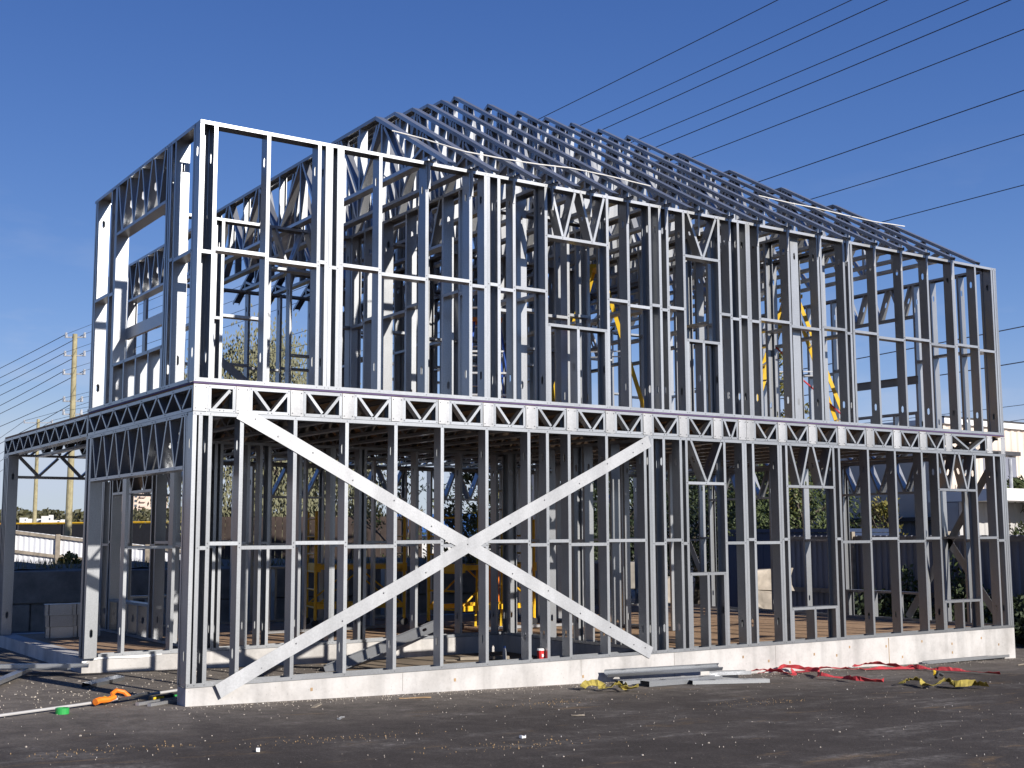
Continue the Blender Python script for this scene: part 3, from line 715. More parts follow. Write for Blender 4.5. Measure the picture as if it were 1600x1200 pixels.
chan('steel_channel', 'galvanised channel at the bottom of the loose pile against the concrete', 'steel channel', G(5.18, -.34, .003), G(7.0, -.40, .006), .15, .05, False)
chan('steel_channel', 'bluish offcut resting across the loose channel pile near the red strap', 'steel channel', G(6.60, -.42, .065), G(7.10, -.55, .070), .14, .042, True)
chan('steel_rail', 'long thin steel rail lying along the foot of the concrete near its far corner', 'steel rail', G(11.12, -.10, .004), G(13.20, -.03, .03), .09, .04, True)
chan('steel_channel', 'channel propped inside the garage from the ground up onto the inner foundation', 'steel channel', G(2.75, 2.60, .01), V((4.95, 3.52, .21)), .152, .05, True, 1.25)
chan('steel_channel', 'long galvanised channel on the asphalt by the porch slab', 'steel channel', G(-1.5, 3.9, .10), G(.0, 3.4, .10), .10, .045, False)
chan('steel_channel', 'channel lying askew beneath the long one near the porch slab', 'steel channel', G(-1.6, 1.9, .003), G(-.62, 3.75, .05), .10, .045, False)
chan('steel_channel', 'dark channel under the long one at the porch slab corner', 'steel channel', G(-1.2, 4.3, .05), G(-.15, 3.7, .05), .15, .05, True)
chan('steel_channel', 'short channel standing on edge alone on the asphalt in the garage opening', 'steel channel', G(-.40, 2.05, .003), G(.18, 2.72, .003), .10, .05, False, .2)
# bundles of studs stacked on the porch
for zi in range(3):
    for xi in range(2):
        lab = ('bottom', 'middle', 'top')[zi] + ' bundle of nested steel studs in the porch stack ' + ('nearer the open porch edge' if xi == 0 else 'beside the end wall post')
        t = thing('stud_bundle', lab, 'stud bundle', (.42+xi*.40 - zi*.02, 7.2-zi*.03, -.006+zi*.168), R(-8), 'bundles of steel studs stacked on the porch')
        for j in range(5):
            o = link('channel', cmember(.385, .040, .164, (), .012), t)
            # length along x, web upright facing the yard, next one nested behind
            o.matrix_local = Matrix(((0, 0, 1, 0), (1, 0, 0, .001+j*.044), (0, 1, 0, 0), (0, 0, 0, 1)))
        MB().box((.05, -.002, .002), (.065, .0, .163)).build('strap', M['dark'], t)
# long white pole, tape, clamp, bars
p0, p1 = G(-2.3, -.35, .022), G(.36, 1.05, .05)
t = thing('conduit_pole', 'long white conduit pole lying on the asphalt toward the garage corner', 'pole', p0)
MB().tube([(0,0,0), tuple((p1-p0)*.5+V((0,0,-.006))), tuple(p1-p0)], .014, 8).build('tube', M['ltgrey'], t)
MB().tube([tuple((p1-p0)*.985), tuple((p1-p0)*1.0)], .018, 8).build('end_cap', M['dark'], t)
t = thing('tape_roll', 'green roll of tape on the asphalt beside the white pole', 'tape', G(-1.17, .02, 0))
b = MB(); n = 20
for k in range(n):
    a = 2*math.pi*k/n
    for r, z in ((.062,0),(.062,.055),(.042,.055),(.042,0)): b.v.append((r*math.cos(a), r*math.sin(a), z))
for k in range(n):
    q = (k+1) % n
    for j in range(4): b.f.append((4*k+j, 4*q+j, 4*q+(j+1)%4, 4*k+(j+1)%4)); b.mi.append(0)
b.build('tape', M['green'], t)
t = thing('bar_clamp', 'orange handled clamp lying on the white pole', 'clamp', G(-.62, .45, .0), R(25))
b = MB(); b.tube([(-.16,0,.05),(-.10,.01,.06),(0,0,.055),(.09,.01,.07)], .034, 8, 0, .026); b.build('handle', M['orange'], t)
MB().tube([(.07,0,.06),(.10,.06,.10),(.17,.08,.12),(.24,.05,.10),(.27,.0,.05)], .022, 7).build('jaw', M['orange'], t)
MB().bar((.12,-.02,.05),(.55,.03,.06), .03, .02).build('bar', M['bolt'], t)
MB().tube([(.0,.05,.04),(.05,.11,.05)], .03, 8).build('grip', M['fyellow'], t)
t = thing('spirit_level', 'yellow and black spirit level lying beside the orange clamp', 'level', G(-.18, .52, .0), R(24))
MB().box((0,-.025,.0),(.42,.025,.055)).build('body', M['black'], t); MB().box((.02,-.027,.008),(.16,.027,.047)).build('cap', M['fyellow'], t); MB().tube([(.28,-.03,.03),(.34,-.03,.03)], .014, 6).build('vial', M['green'], t)
for i, (x0, y0, x1, y1, lab) in enumerate([(-.38, .30, .20, .66, 'slotted silver bar lying nearest the white pole by the corner post'), (-.30, .18, .16, .48, 'plain silver bar lying in front of the slotted one by the corner post'), (-.05, .75, .32, .98, 'short silver bar behind the spirit level at the corner post')]):
    t = thing('steel_bar', lab, 'metal bar', G(x0, y0, 0)); dv = G(x1, y1, 0)-G(x0, y0, 0)
    MB().bar((0, 0, .016), dv+V((0, 0, .016)), .045, .03).build('bar', M['alu'], t)
    MB().bar(dv*.02+V((0,0,.0325)), dv*.98+V((0,0,.0325)), .012, .003).build('slot', M['dark'], t)
# ribbed hose on the garage ground
t = thing('drain_hose', 'dark ribbed drain hose lying inside the garage behind the sole track', 'hose', G(.45, .75, .0))
pts = [(.0+.06*i, .12*math.sin(i*.5)+.03*i*.3, .07) for i in range(22)]
MB().tube(pts, .05, 8).build('hose', M['black'], t)
b = MB()
for i in range(40):
    q = i*.5; k = int(q); f = q-k; p = V(pts[k]).lerp(V(pts[k+1]), f); b.tube([tuple(p+V((-.008,0,0))), tuple(p+V((.008,0,0)))], .056, 8)
tag(b.build('rib', M['ltgrey'], t), kind='stuff')
t = thing('timber_plank', 'pale timber plank lying on the garage ground by the inner corner', 'plank', G(4.75, 2.95, .0), R(-20)); MB().box((0,0,0),(1.15,.14,.045)).build('plank', M['wood'], t); MB().box((.2,-.06,.0462),(.9,.05,.085)).build('batten', M['wood'], t)
t = thing('paper_cup', 'red paper coffee cup with a white lid on the sole track', 'cup', (4.33, .075, .004))
MB().tube([(0,0,0),(0,0,.125)], .034, 12, 0, .044).build('cup', M['cupred'], t); MB().tube([(0,0,.125),(0,0,.136),(0,0,.137),(0,0,.146)], .047, 12, 0, .040).build('lid', M['white'], t)
MB().box((-.012,-.046,.05),(.012,-.036,.085)).build('logo', M['white'], t)
t = thing('water_bottle', 'clear plastic water bottle on the garage ground by the inner wall', 'bottle', G(5.5, 2.6)); MB().tube([(0,0,0),(0,0,.16),(0,0,.2),(0,0,.215)], .033, 8, 0, .014).build('bottle', M['porcelain'], t); MB().tube([(0,0,.215),(0,0,.24)], .015, 8).build('lid', M['blue'], t)

# webbing straps
def ribbon(name, label, pts, width, mat, cat='strap', seed=1, twist=.7, group=None):
    rnd = random.Random(seed); P = [V(p) for p in pts]
    if name == 'yellow_strap':                      # folded in on itself
        c = sum(P, V())/len(P); P = [c + (p-c)*.72 for p in P]
        for p in P: p.z = gz(p.x) + .006 + (p.z-gz(p.x))*.9 if p.z > gz(p.x) else gz(p.x)+.008
    o = P[0].copy(); b = MB()
    # resample with a smooth curve
    S = []
    for i in range(len(P)-1):
        p0, p1, p2, p3 = P[max(i-1,0)], P[i], P[i+1], P[min(i+2, len(P)-1)]
        for k in range(6):
            u = k/6; S.append(.5*((2*p1)+(p2-p0)*u+(2*p0-5*p1+4*p2-p3)*u*u+(3*p1-p0-3*p2+p3)*u**3))
    S.append(P[-1]); ang = rnd.uniform(-.3, .3)
    for i, p in enumerate(S):
        d = (S[min(i+1, len(S)-1)]-S[max(i-1, 0)]).normalized(); s = d.cross(UP)
        if s.length < .1: s = V((1,0,0))
        s.normalize(); ang += rnd.uniform(-twist, twist)*.5; ang *= .92
        s2 = Matrix.Rotation(ang, 3, d) @ s; nn = s2.cross(d).normalized()
        lift = abs(s2.z)*width/2
        for q in (-1, 1):
            for th in (0, .004):
                v = p + s2*q*width/2 + nn*th + UP*(lift+.006); b.v.append(tuple(v-o))
    for i in range(len(S)-1):
        k = i*4; b.f += [(k, k+2, k+6, k+4), (k+1, k+5, k+7, k+3), (k, k+4, k+5, k+1), (k+2, k+3, k+7, k+6)]; b.mi += [0]*4
    ob = b.build(name, mat, None, o); tag(ob, label, cat, group); return ob
def gp(*xy): return [G(x, y, .004+z*.42) for (x, y, z) in xy]
ribbon('red_strap', 'long red webbing strap twisting along the asphalt past the channel pile', gp((7.6,.0-.2,.02),(7.75,-.35,.10),(7.9,-.55,.02),(8.05,-.4,.09),(8.2,-.3,.02),(8.35,-.55,.08),(8.1,-.8,.02),(7.95,-1.0,.09),(8.1,-1.25,.03),(8.0,-1.5,.05),(8.25,-1.72,.03)), .060, M['red'], seed=3, twist=1.3)
ribbon('red_strap', 'red strap loop with raised folds nearest the concrete by the channel pile', gp((7.45,-.1,.02),(7.7,-.2,.13),(7.95,-.15,.03),(8.25,-.1,.12),(8.6,-.22,.02),(8.9,-.25,.08),(9.3,-.35,.015),(9.8,-.5,.015),(10.4,-.75,.015)), .060, M['red'], seed=8, twist=1.0)
ribbon('red_strap', 'red strap tail lying flat on the asphalt farther along the concrete', gp((9.55,.0-.12,.04),(9.75,-.15,.09),(9.95,-.25,.10),(10.1,-.45,.03),(10.25,-.55,.015),(10.2,-.7,.05),(10.25,-.95,.03),(10.35,-1.2,.04),(10.45,-1.45,.05),(10.55,-1.75,.02)), .065, M['red'], seed=13, twist=.8)
ribbon('yellow_strap', 'faded yellow strap folded in loops beside the channel pile', gp((4.28,-.58,.02),(4.45,-.55,.12),(4.62,-.66,.05),(4.5,-.78,.02),(4.62,-.9,.12),(4.85,-.78,.14),(5.0,-.70,.05),(4.8,-1.0,.02),(4.65,-1.08,.06),(4.9,-1.1,.04),(5.05,-.95,.10)), .075, M['ystrap'], seed=5, twist=.9)
ribbon('yellow_strap', 'dirty yellow strap coiled in a heap farther out on the asphalt', gp((8.05,-1.9,.03),(8.3,-1.85,.13),(8.45,-2.0,.12),(8.3,-2.15,.03),(8.15,-2.35,.05),(8.4,-2.45,.12),(8.7,-2.25,.15),(8.75,-2.45,.05),(8.5,-2.6,.02),(8.75,-2.75,.07),(9.0,-2.65,.03),(9.0,-2.9,.04)), .080, M['ystrap'], seed=9, twist=1.0)
b = MB(); b.tube([(0,0,0),(.07,.02,.05),(.13,.0,.02)], .022, 7); t = thing('ratchet_hook', 'dark ratchet hook lying on the coiled yellow strap', 'hook', G(8.5, -2.3, .12)); b.build('hook', M['black'], t); MB().tube([(.02,.03,.03),(.09,.09,.06)], .02, 6).build('lever', M['fyellow'], t)
t = thing('twig', 'thin pale twig with a dark end on the asphalt near the far corner', 'twig', G(12.2, -.9, .012)); MB().tube([(0,0,0),(.2,-.12,.03),(.45,-.35,.01)], .012, 5).build('stem', M['wood'], t); MB().tube([(.45,-.35,.01),(.62,-.56,.02),(.85,-.72,.01)], .011, 5).build('tip', M['dark'], t)
# rope lines across the rafters
def roofz(y): return 5.95+SL*y
for lab, pts in (('white rope sagging across the lower ends of the first rafters', [(2.53,.52),(2.88,.42),(3.32,.15),(3.92,.17),(4.5,.26),(5.1,.42),(5.7,.40),(6.34,.28)]), ('white rope drawn across the middle rafters toward the far hip', [(9.26,1.16),(9.86,1.09),(10.46,1.11),(11.07,1.02),(11.69,.97),(12.3,1.06),(12.62,1.1)])):
    P = [V((x, y, roofz(y)+.016)) for x, y in pts]; o = P[0]
    t = MB().tube([tuple(p-o) for p in P], .008, 6).build('rope', M['rope'], None, o); tag(t, lab, 'rope')

# scaffolds inside the ground floor
def scaffold(label, loc, rz, L=1.5, wd=.74, H=1.9, panel=False):
    t = thing('rolling_scaffold', label, 'scaffold', loc, rz)
    for x in (0, L):
        for y in (0, wd):
            MB().tube([(x, y, .12), (x, y, H)], .028, 7).build('post', M['yellow'], t)
            c = MB().tube([(x, y-.02, .07), (x, y+.02, .07)], .065, 12).build('wheel', M['black'], t)
        for z in [.32+.29*i for i in range(6)]: MB().tube([(x, .02, z), (x, wd-.02, z)], .016, 6).build('rung', M['yellow'], t)
    for y in (0, wd):
        for z in (.34, .98): MB().box((.02, y-.022, z-.04), (L-.02, y+.022, z+.04)).build('side_rail', M['yellow'], t)
        MB().tube([(.05, y, .38), (L*.5, y, .94)], .014, 6).build('brace', M['yellow'], t); MB().tube([(L-.05, y, .38), (L*.5, y, .94)], .014, 6).build('brace', M['yellow'], t)
    MB().box((.04, .03, .985), (L-.04, wd-.03, 1.01)).build('platform', M['wood'], t)
    for x in (.02, L-.02): MB().box((x-.02, -.03, .90), (x+.06, wd+.03, 1.04)).build('bracket', M['yellow'], t)
    if panel: MB().box((L*.25, -.026, .42), (L*.5, -.023, .93)).build('panel', M['orange'], t)
    return t
scaffold('yellow rolling scaffold standing on the deck behind the garage, nearer the porch', (4.55, 6.75, -.008), R(-14))
scaffold('yellow rolling scaffold with an orange panel near the leaning ladder', (6.1, 4.75, -.008), R(12), 1.7, .74, 1.75, True)
# ladders
def ladder_straight(label, foot, top, wd, mat):
    foot, top = V(foot), V(top); t = thing('ladder', label, 'ladder', foot); d = top-foot; s = V((d.y, -d.x, 0)); s = V((1,0,0)) if s.length < .05 else s.normalized()
    for q in (-1, 1): MB().bar(s*q*wd/2, s*q*wd/2+d, .03, .07, (0,0,1)).build('rail', mat, t)
    n = int(d.length/.3)
    for i in range(1, n): MB().tube([tuple(s*wd*.47+d*(i/n)), tuple(-s*wd*.47+d*(i/n))], .016, 6).build('rung', M['alu'], t)
ladder_straight('yellow ladder leaning upright on the ground floor beside the scaffold', (6.95, 5.25, -.006), (7.35, 5.75, 2.55), .42, M['fyellow'])
def stepladder(label, loc, rz, H, mat, spread=1.15, cap='fyellow'):
    t = thing('step_ladder', label, 'step ladder', loc, rz); w0, w1 = .34, .17; dx = spread/2
    for q in (-1, 1):
        MB().bar((-dx, q*w0, 0), (-.07, q*w1, H), .028, .085, (1,0,0)).build('front_rail', mat, t)
        MB().bar((dx, q*w0*.9, 0), (.07, q*w1, H), .024, .06, (1,0,0)).build('rear_rail', mat, t)
        MB().bar((-dx*.55, q*w0*.82, H*.46), (dx*.55, q*w0*.8, H*.46), .02, .004, (0,1,0)).build('spreader', M['alu'], t)
    n = int(H/.305)
    for i in range(1, n):
        f = i*.305/H; x = -dx+(dx-.07)*f; ww = w0+(w1-w0)*f
        MB().box((x-.045, -ww, i*.305-.012), (x+.045, ww, i*.305+.012)).build('step', M['alu'], t)
        if i % 2: MB().bar((dx-(dx-.07)*f, -ww*.88, i*.305), (dx-(dx-.07)*f, ww*.88, i*.305), .03, .02).build('rear_rung', M['alu'], t)
    MB().box((-.15, -w1-.04, H-.01), (.15, w1+.04, H+.045)).build('cap', M[cap], t)
    return t
DK = 3.044
stepladder('blue step ladder with an orange cap standing on the upper floor', (4.85, 2.05, DK), R(62), 1.35, M['blue'], .8, 'orange')
stepladder('tall yellow step ladder on the upper floor behind the window with two cripple studs', (6.9, 2.2, DK), R(-42), 2.35, M['fyellow'], 1.5)
s2 = stepladder('tall yellow step ladder with a red strap round it toward the far end', (10.9, 2.1, DK), R(-35), 2.3, M['fyellow'], 1.7)
ladder_straight('narrow yellow ladder leaning on the upper floor partition behind the blue step ladder', (5.35, 2.95, DK), (5.75, 3.55, 5.5), .38, M['fyellow'])
o = V((9.75, 1.35, 4.35)); tag(MB().tube([(0,0,0),(.5,.25,-.10),(1.0,.5,-.32),(1.55,.6,-.55),(2.0,.5,-.9)], .014, 5).build('red_strap', M['red'], None, o), 'dark red strap strung between studs round the far yellow step ladder', 'strap')

# ------------------------------------------------------------------ DEBRIS on the asphalt
def chips(name, n, mat, region, size, seed):
    rnd = random.Random(seed); b = MB()
    for _ in range(n):
        x, y = region(rnd)
        s = size*rnd.uniform(.4, 1.5)*(1 if rnd.random() < .93 else 2.2); a = rnd.uniform(0, 6.28); z = gz(x)+.001; k = rnd.uniform(.3, 1)
        p = [V((math.cos(a+q)*s*(1 if i % 2 else k), math.sin(a+q)*s*(k if i % 2 else 1), 0)) for i, q in enumerate((0, 1.5, 3.1, 4.6))]
        h = rnd.uniform(.003, .012); base = V((x, y, z))
        b.add([base+q for q in p]+[base+q*.6+UP*h for q in p], [(4,5,6,7),(0,1,5,4),(1,2,6,5),(2,3,7,6),(3,0,4,7)])
    tag(b.build(name, mat), kind='stuff')
def fore(rnd):
    t = rnd.uniform(3.0, 15)**1.0; px = rnd.uniform(-50, 1650); r = FWD + RGT*((px-800)/1948.5); r = V((r.x, r.y, 0)).normalized(); d = 7.0 + 11*rnd.random()**.8
    x, y = CAM.x + r.x*d, CAM.y + r.y*d
    return (x, min(y, -.12) if x > 0 else y)
chips('pale_debris', 150, simple('pale_chip', (.55, .52, .48), .9), fore, .0042, 1)
chips('tan_debris', 900, M['stone'], fore, .0042, 2)
chips('sawdust_debris', 420, simple('wood_shavings', (.30, .20, .10), .9), lambda r: (lambda c: (c[0]+(lambda a: a*.83+0*a)(r.gauss(0, .5))+.56*r.gauss(0,.05), c[1]+r.gauss(0, .09)-.25*r.gauss(0,.25)))(r.choice([(.35,-2.6),(-1.4,-2.3),(1.6,-3.6),(5.6,-2.4),(3.5,-1.4)])), .0038, 3)
chips('grey_gravel', 700, M['stone'], lambda r: (r.uniform(-.3, 13.5), -.03-abs(r.gauss(0, .25))), .0055, 4)
chips('garage_gravel', 900, M['stone'], lambda r: (r.uniform(-1.8, 6.0), r.uniform(.3, 3.6)), .008, 5)

for nm, lab, cat, x, y, rz, sz, mt in (
    ('board_scrap', 'small grey board offcut lying on the asphalt below the cross brace foot', 'offcut', 1.15, -.55, .9, (.26, .055, .012), 'wood'),
    ('wood_scrap', 'pale splinter of wood on the open asphalt nearest the loose channel pile', 'offcut', 3.05, -2.35, -.5, (.13, .03, .01), 'wood'),
    ('paper_scrap', 'crumpled white paper scrap on the asphalt near the middle of the yard', 'scrap', 1.75, -3.3, .3, (.05, .035, .02), 'white'),
    ('paper_scrap', 'torn white paper scrap on the asphalt in front of the orange clamp', 'scrap', -.45, -2.9, 1.2, (.055, .03, .02), 'white'),
    ('wood_scrap', 'brown bark like wood piece half way along the wall on the asphalt', 'offcut', 2.35, -.42, -.4, (.34, .03, .012), 'rust'),
    ('metal_scrap', 'curled silver metal strip on the asphalt near the concrete corner', 'scrap', .95, -1.5, .6, (.11, .025, .015), 'alu')):
    b = MB(); K = 5; rr_ = random.Random(len(lab))
    for i in range(K+1):
        for q in (-1, 1): b.v += [(sz[0]*(i/K-.5), q*sz[1]/2*rr_.uniform(.7, 1.1), .001+sz[2]*.3*rr_.random()), (sz[0]*(i/K-.5), q*sz[1]/2*rr_.uniform(.7, 1.1), sz[2]*rr_.uniform(.7, 1.5))]
    for i in range(K):
        k = 4*i; b.f += [(k+1, k+5, k+7, k+3), (k, k+4, k+5, k+1), (k+2, k+3, k+7, k+6)]; b.mi += [0]*3
    b.f += [(0, 1, 3, 2), (4*K, 4*K+2, 4*K+3, 4*K+1)]; b.mi += [0]*2
    o = b.build(nm, M[mt], None, G(x, y)); o.rotation_euler = (0, 0, rz); tag(o, lab, cat)
# ------------------------------------------------------------------ BACKGROUND
def tree(name, label, loc, h, crown, n, leaf, mat, seed, trunk_r=.12, cat='tree', group=None, droop=0., lo=.25):
    rnd = random.Random(seed); t = thing(name, label, cat, loc, rnd.uniform(0, 6), group)
    tb = MB(); tops = []
    def branch(p, d, L, r, depth):
        q = p + d*L; m = p + d*L*.5 + V((rnd.uniform(-1,1), rnd.uniform(-1,1), 0))*L*.06
        tb.tube([tuple(p), tuple(m), tuple(q)], r, 6, 0, r*.6); tops.append(q)
        if depth:
            for _ in range(rnd.choice((2, 3, 3))):
                dd = (d + V((rnd.uniform(-1,1), rnd.uniform(-1,1), rnd.uniform(-.25,.6)))*.8).normalized(); branch(q - d*L*rnd.uniform(0, .35), dd, L*rnd.uniform(.55, .8), r*.58, depth-1)
    branch(V((0,0,-.05)), V((rnd.uniform(-.06,.06), rnd.uniform(-.06,.06), 1)).normalized(), h*.42, trunk_r, 3)
    tb.build('trunk', M['bark'], t)
    b = MB(); cl = []
    for _ in range(max(10, n//90)):
        a = rnd.uniform(0, 6.28); u = rnd.random()**.5; zz = rnd.uniform(lo, 1.)
        prof = math.sin(math.pi*min(1, (zz-lo)/(1-lo)*.86+.12))**.7
        cl.append((V((math.cos(a)*u*crown*prof, math.sin(a)*u*crown*prof, h*zz)), rnd.uniform(.16, .34)*crown))
    for i in range(n):
        c, r = cl[rnd.randrange(len(cl))]; q = V((rnd.gauss(0,1), rnd.gauss(0,1), rnd.gauss(0,.8)))*r*.55
        if droop: q.z -= abs(rnd.gauss(0, 1))*droop
        p = c+q; s = leaf*rnd.uniform(.6, 1.4); nx = V((rnd.gauss(0,1), rnd.gauss(0,1), rnd.gauss(0,1))).normalized(); ax = nx.orthogonal().normalized(); ay = nx.cross(ax)
        if droop: ax = (V((rnd.gauss(0,.25), rnd.gauss(0,.25), -1))).normalized(); ay = ax.orthogonal().normalized()
        b.add([p+ax*s, p+ay*s*.42, p-ax*s, p-ay*s*.42], [(0,1,2,3)])
    b.build('crown', M[mat], t); return t
def gl(px, py, d): p = ray_dist(px, py, d); return V((p.x, p.y, gz(p.x)))
tree('willow_tree', 'pale drooping willow tree behind the porch end of the house', gl(405, 800, 46), 9.0, 3.9, 26000, .075, 'willow', 11, .16, droop=.35, lo=.2)
tree('young_tree', 'thin young tree with scattered leaves behind the rear wall opening', gl(636, 800, 30), 3.6, 1.3, 1500, .05, 'leafg', 12, .05)
tree('young_tree', 'yellowing small tree behind the leaning ground floor ladder', gl(742, 800, 27), 3.3, 1.1, 4000, .055, 'leafy', 13, .06)
tree('broadleaf_tree', 'dense dark green tree behind the far end of the ground floor', gl(1225, 800, 36), 3.9, 2.3, 16000, .06, 'leafg', 14, .14)
tree('slender_tree', 'tall slender tree with sparse leaves rising beyond the upper floor far end', gl(1217, 700, 36), 7.2, .9, 3500, .065, 'leafy', 15, .09, lo=.35)
tree('broadleaf_tree', 'low leafy tree growing above the light canopy by the beige warehouse', gl(1592, 800, 38.6), 3.7, 1.0, 3500, .065, 'leafg', 16, .07, lo=.5)
tree('young_tree', 'small pale leafed tree before the windows of the slate grey building', gl(1374, 800, 36), 3.0, .8, 1500, .06, 'leafy', 17, .05, lo=.5)
tree('willow_tree', 'second willow with finer pale foliage behind the garage studs', gl(520, 800, 47), 6.6, 2.5, 15000, .07, 'willow', 18, .12, droop=.35)
tree('broadleaf_tree', 'dark green tree filling the view behind the middle of the ground floor rear wall', gl(960, 800, 38), 4.2, 3.2, 18000, .06, 'leafd', 21, .14)
tree('broadleaf_tree', 'broad dark tree behind the ground floor rear wall toward the far corner', gl(1085, 800, 40), 3.9, 2.6, 14000, .06, 'leafd', 22, .14)
tree('broadleaf_tree', 'dark bushy tree behind the rear wall between the leaning ladder and the cross brace', gl(840, 800, 38), 3.6, 2.3, 12000, .06, 'leafd', 23, .12)
# dark shrubs at the foot of the grey fence
def shrub(label, loc, h, r, n, mat, seed, group=None):
    rnd = random.Random(seed); t = thing('shrub', label, 'shrub', loc, 0, group); b = MB()
    for i in range(n):
        a = rnd.uniform(0, 6.28); u = rnd.random()**.5*r; p = V((math.cos(a)*u, math.sin(a)*u, h*rnd.random()*(1-.55*(u/r)**2))); s = .06*rnd.uniform(.6, 1.5); nx = V((rnd.gauss(0,1), rnd.gauss(0,1), rnd.gauss(0,1))).normalized(); ax = nx.orthogonal().normalized(); ay = nx.cross(ax)
        b.add([p+ax*s, p+ay*s*.5, p-ax*s, p-ay*s*.5], [(0,1,2,3)])
    b.build('foliage', M[mat], t); sb = MB()
    for i in range(5): sb.tube([(0,0,0), (rnd.uniform(-r,r)*.5, rnd.uniform(-r,r)*.5, h*.7)], .012, 5)
    tag(sb.build('stems', M['bark'], t), kind='stuff')
FX = 17.0
for i, y in enumerate((.6, 1.7, 2.9, 4.0, 5.1)): shrub(('dark shrub at the near end of the grey fence by the corner post', 'second dark shrub from the near end of the grey fence', 'middle one of five dark shrubs along the grey fence', 'dark shrub next to last along the grey fence', 'last dark shrub deep along the grey fence')[i], (FX-.7, y, gz(FX)), .75+.2*(i % 3), .75, 1500, 'leafd', 40+i, 'dark shrubs along the grey fence')
for i, (y, h) in enumerate(((3.35, 1.7), (4.6, 1.5))): shrub(('tall weedy shrub climbing the grey fence midway along', 'weedy shrub by the first rail post of the grey fence')[i], (FX-.35, y, gz(FX)), h, .35, 700, 'leafg', 50+i)
# corrugated grey fence with timber rails, running back beyond the far end wall
def corrugated(p0, p1, z0, z1, pitch, depth, mat, name, parent, seg=None):
    p0, p1 = V(p0), V(p1); d = (p1-p0); L = d.length; d.normalize(); nn = V((d.y, -d.x, 0)); b = MB(); k = max(2, int(L/pitch)*2); prev = None
    for i in range(k+1):
        q = p0 + d*L*i/k + nn*(depth if (i//1) % 2 else 0)
        for off in (-.18, .18):
            qq = q + d*(L/k)*off*2
            if (off > 0) or (off < 0): b.v += [(qq.x, qq.y, z0), (qq.x, qq.y, z1)]
    n2 = (k+1)*2
    for i in range(n2-1): b.f.append((2*i, 2*i+2, 2*i+3, 2*i+1)); b.mi.append(0)
    return b.build(name, mat, parent)
fz = gz(FX)
t = thing('corrugated_fence', 'shaded blue grey corrugated metal fence with timber rails beyond the far end wall', 'fence', (FX, 0, fz))
y0 = -6.0; i = 0
while y0 < 8.6:
    corrugated((0, y0+.01, 0), (0, y0+2.42, 0), .0, 2.0, .16, .03, M['greymetal'], 'fence_panel', t)
    MB().box((-.14, y0-.06, -.1), (-.04, y0+.06, 2.08)).build('post', M['wood'], t)
    for z in (.75, 1.88): MB().box((-.10, y0+.07, z), (-.055, y0+2.37, z+.10)).build('rail', M['wood'], t)
    y0 += 2.44
# block wall behind the house, with each big block laid separately
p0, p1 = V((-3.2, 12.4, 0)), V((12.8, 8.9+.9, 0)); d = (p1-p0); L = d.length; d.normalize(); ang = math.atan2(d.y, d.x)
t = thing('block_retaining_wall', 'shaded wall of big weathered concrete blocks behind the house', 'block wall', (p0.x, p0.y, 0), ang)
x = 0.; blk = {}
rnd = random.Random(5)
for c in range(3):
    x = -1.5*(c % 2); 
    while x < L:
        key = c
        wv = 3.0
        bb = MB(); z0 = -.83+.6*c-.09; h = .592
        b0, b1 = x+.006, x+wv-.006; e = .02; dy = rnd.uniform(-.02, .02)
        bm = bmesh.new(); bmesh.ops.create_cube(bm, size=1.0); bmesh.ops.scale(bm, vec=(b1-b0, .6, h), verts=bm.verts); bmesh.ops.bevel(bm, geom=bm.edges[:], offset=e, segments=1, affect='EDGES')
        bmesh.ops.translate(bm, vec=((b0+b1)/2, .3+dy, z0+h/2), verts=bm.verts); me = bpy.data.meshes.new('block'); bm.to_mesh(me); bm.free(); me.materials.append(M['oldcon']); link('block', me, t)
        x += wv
# earth bank with dry grass on top of the block wall
b = MB(); K = 30
for i in range(K+1):
    q = p0 + d*(L*i/K); nn = V((-d.y, d.x, 0))
    for j, (o, z) in enumerate(((.35, .86), (1.2, .98), (3.0, .95), (7.0, .6), (12., .2))):
        v = q + nn*o; b.v.append((v.x, v.y, z+.05*math.sin(i*1.7+j)))
for i in range(K):
    for j in range(4):
        k = i*5+j; b.f.append((k, k+5, k+6, k+1)); b.mi.append(0)
tag(b.build('earth_bank', M['earth']), kind='structure')
rnd = random.Random(8); b = MB()
for _ in range(3500):
    u = rnd.random(); q = p0 + d*L*u + V((-d.y, d.x, 0))*rnd.uniform(.3, 2.6); h = rnd.uniform(.05, .22); a = rnd.uniform(0, 6.28); z = .90
    b.add([(q.x-math.cos(a)*.012, q.y-math.sin(a)*.012, z), (q.x+math.cos(a)*.012, q.y+math.sin(a)*.012, z), (q.x+rnd.uniform(-.06,.06), q.y+rnd.uniform(-.06,.06), z+h)], [(0,1,2)])
tag(b.build('dry_grass', M['grass']), kind='stuff')
q = gl(168/6.67+0, 880, 25.5)
shrub('yellow green weed on the earth bank in front of the white fence', (ray_dist(108, 880, 26.5).x, ray_dist(108, 880, 26.5).y, .90), .30, .20, 160, 'leafy', 61)
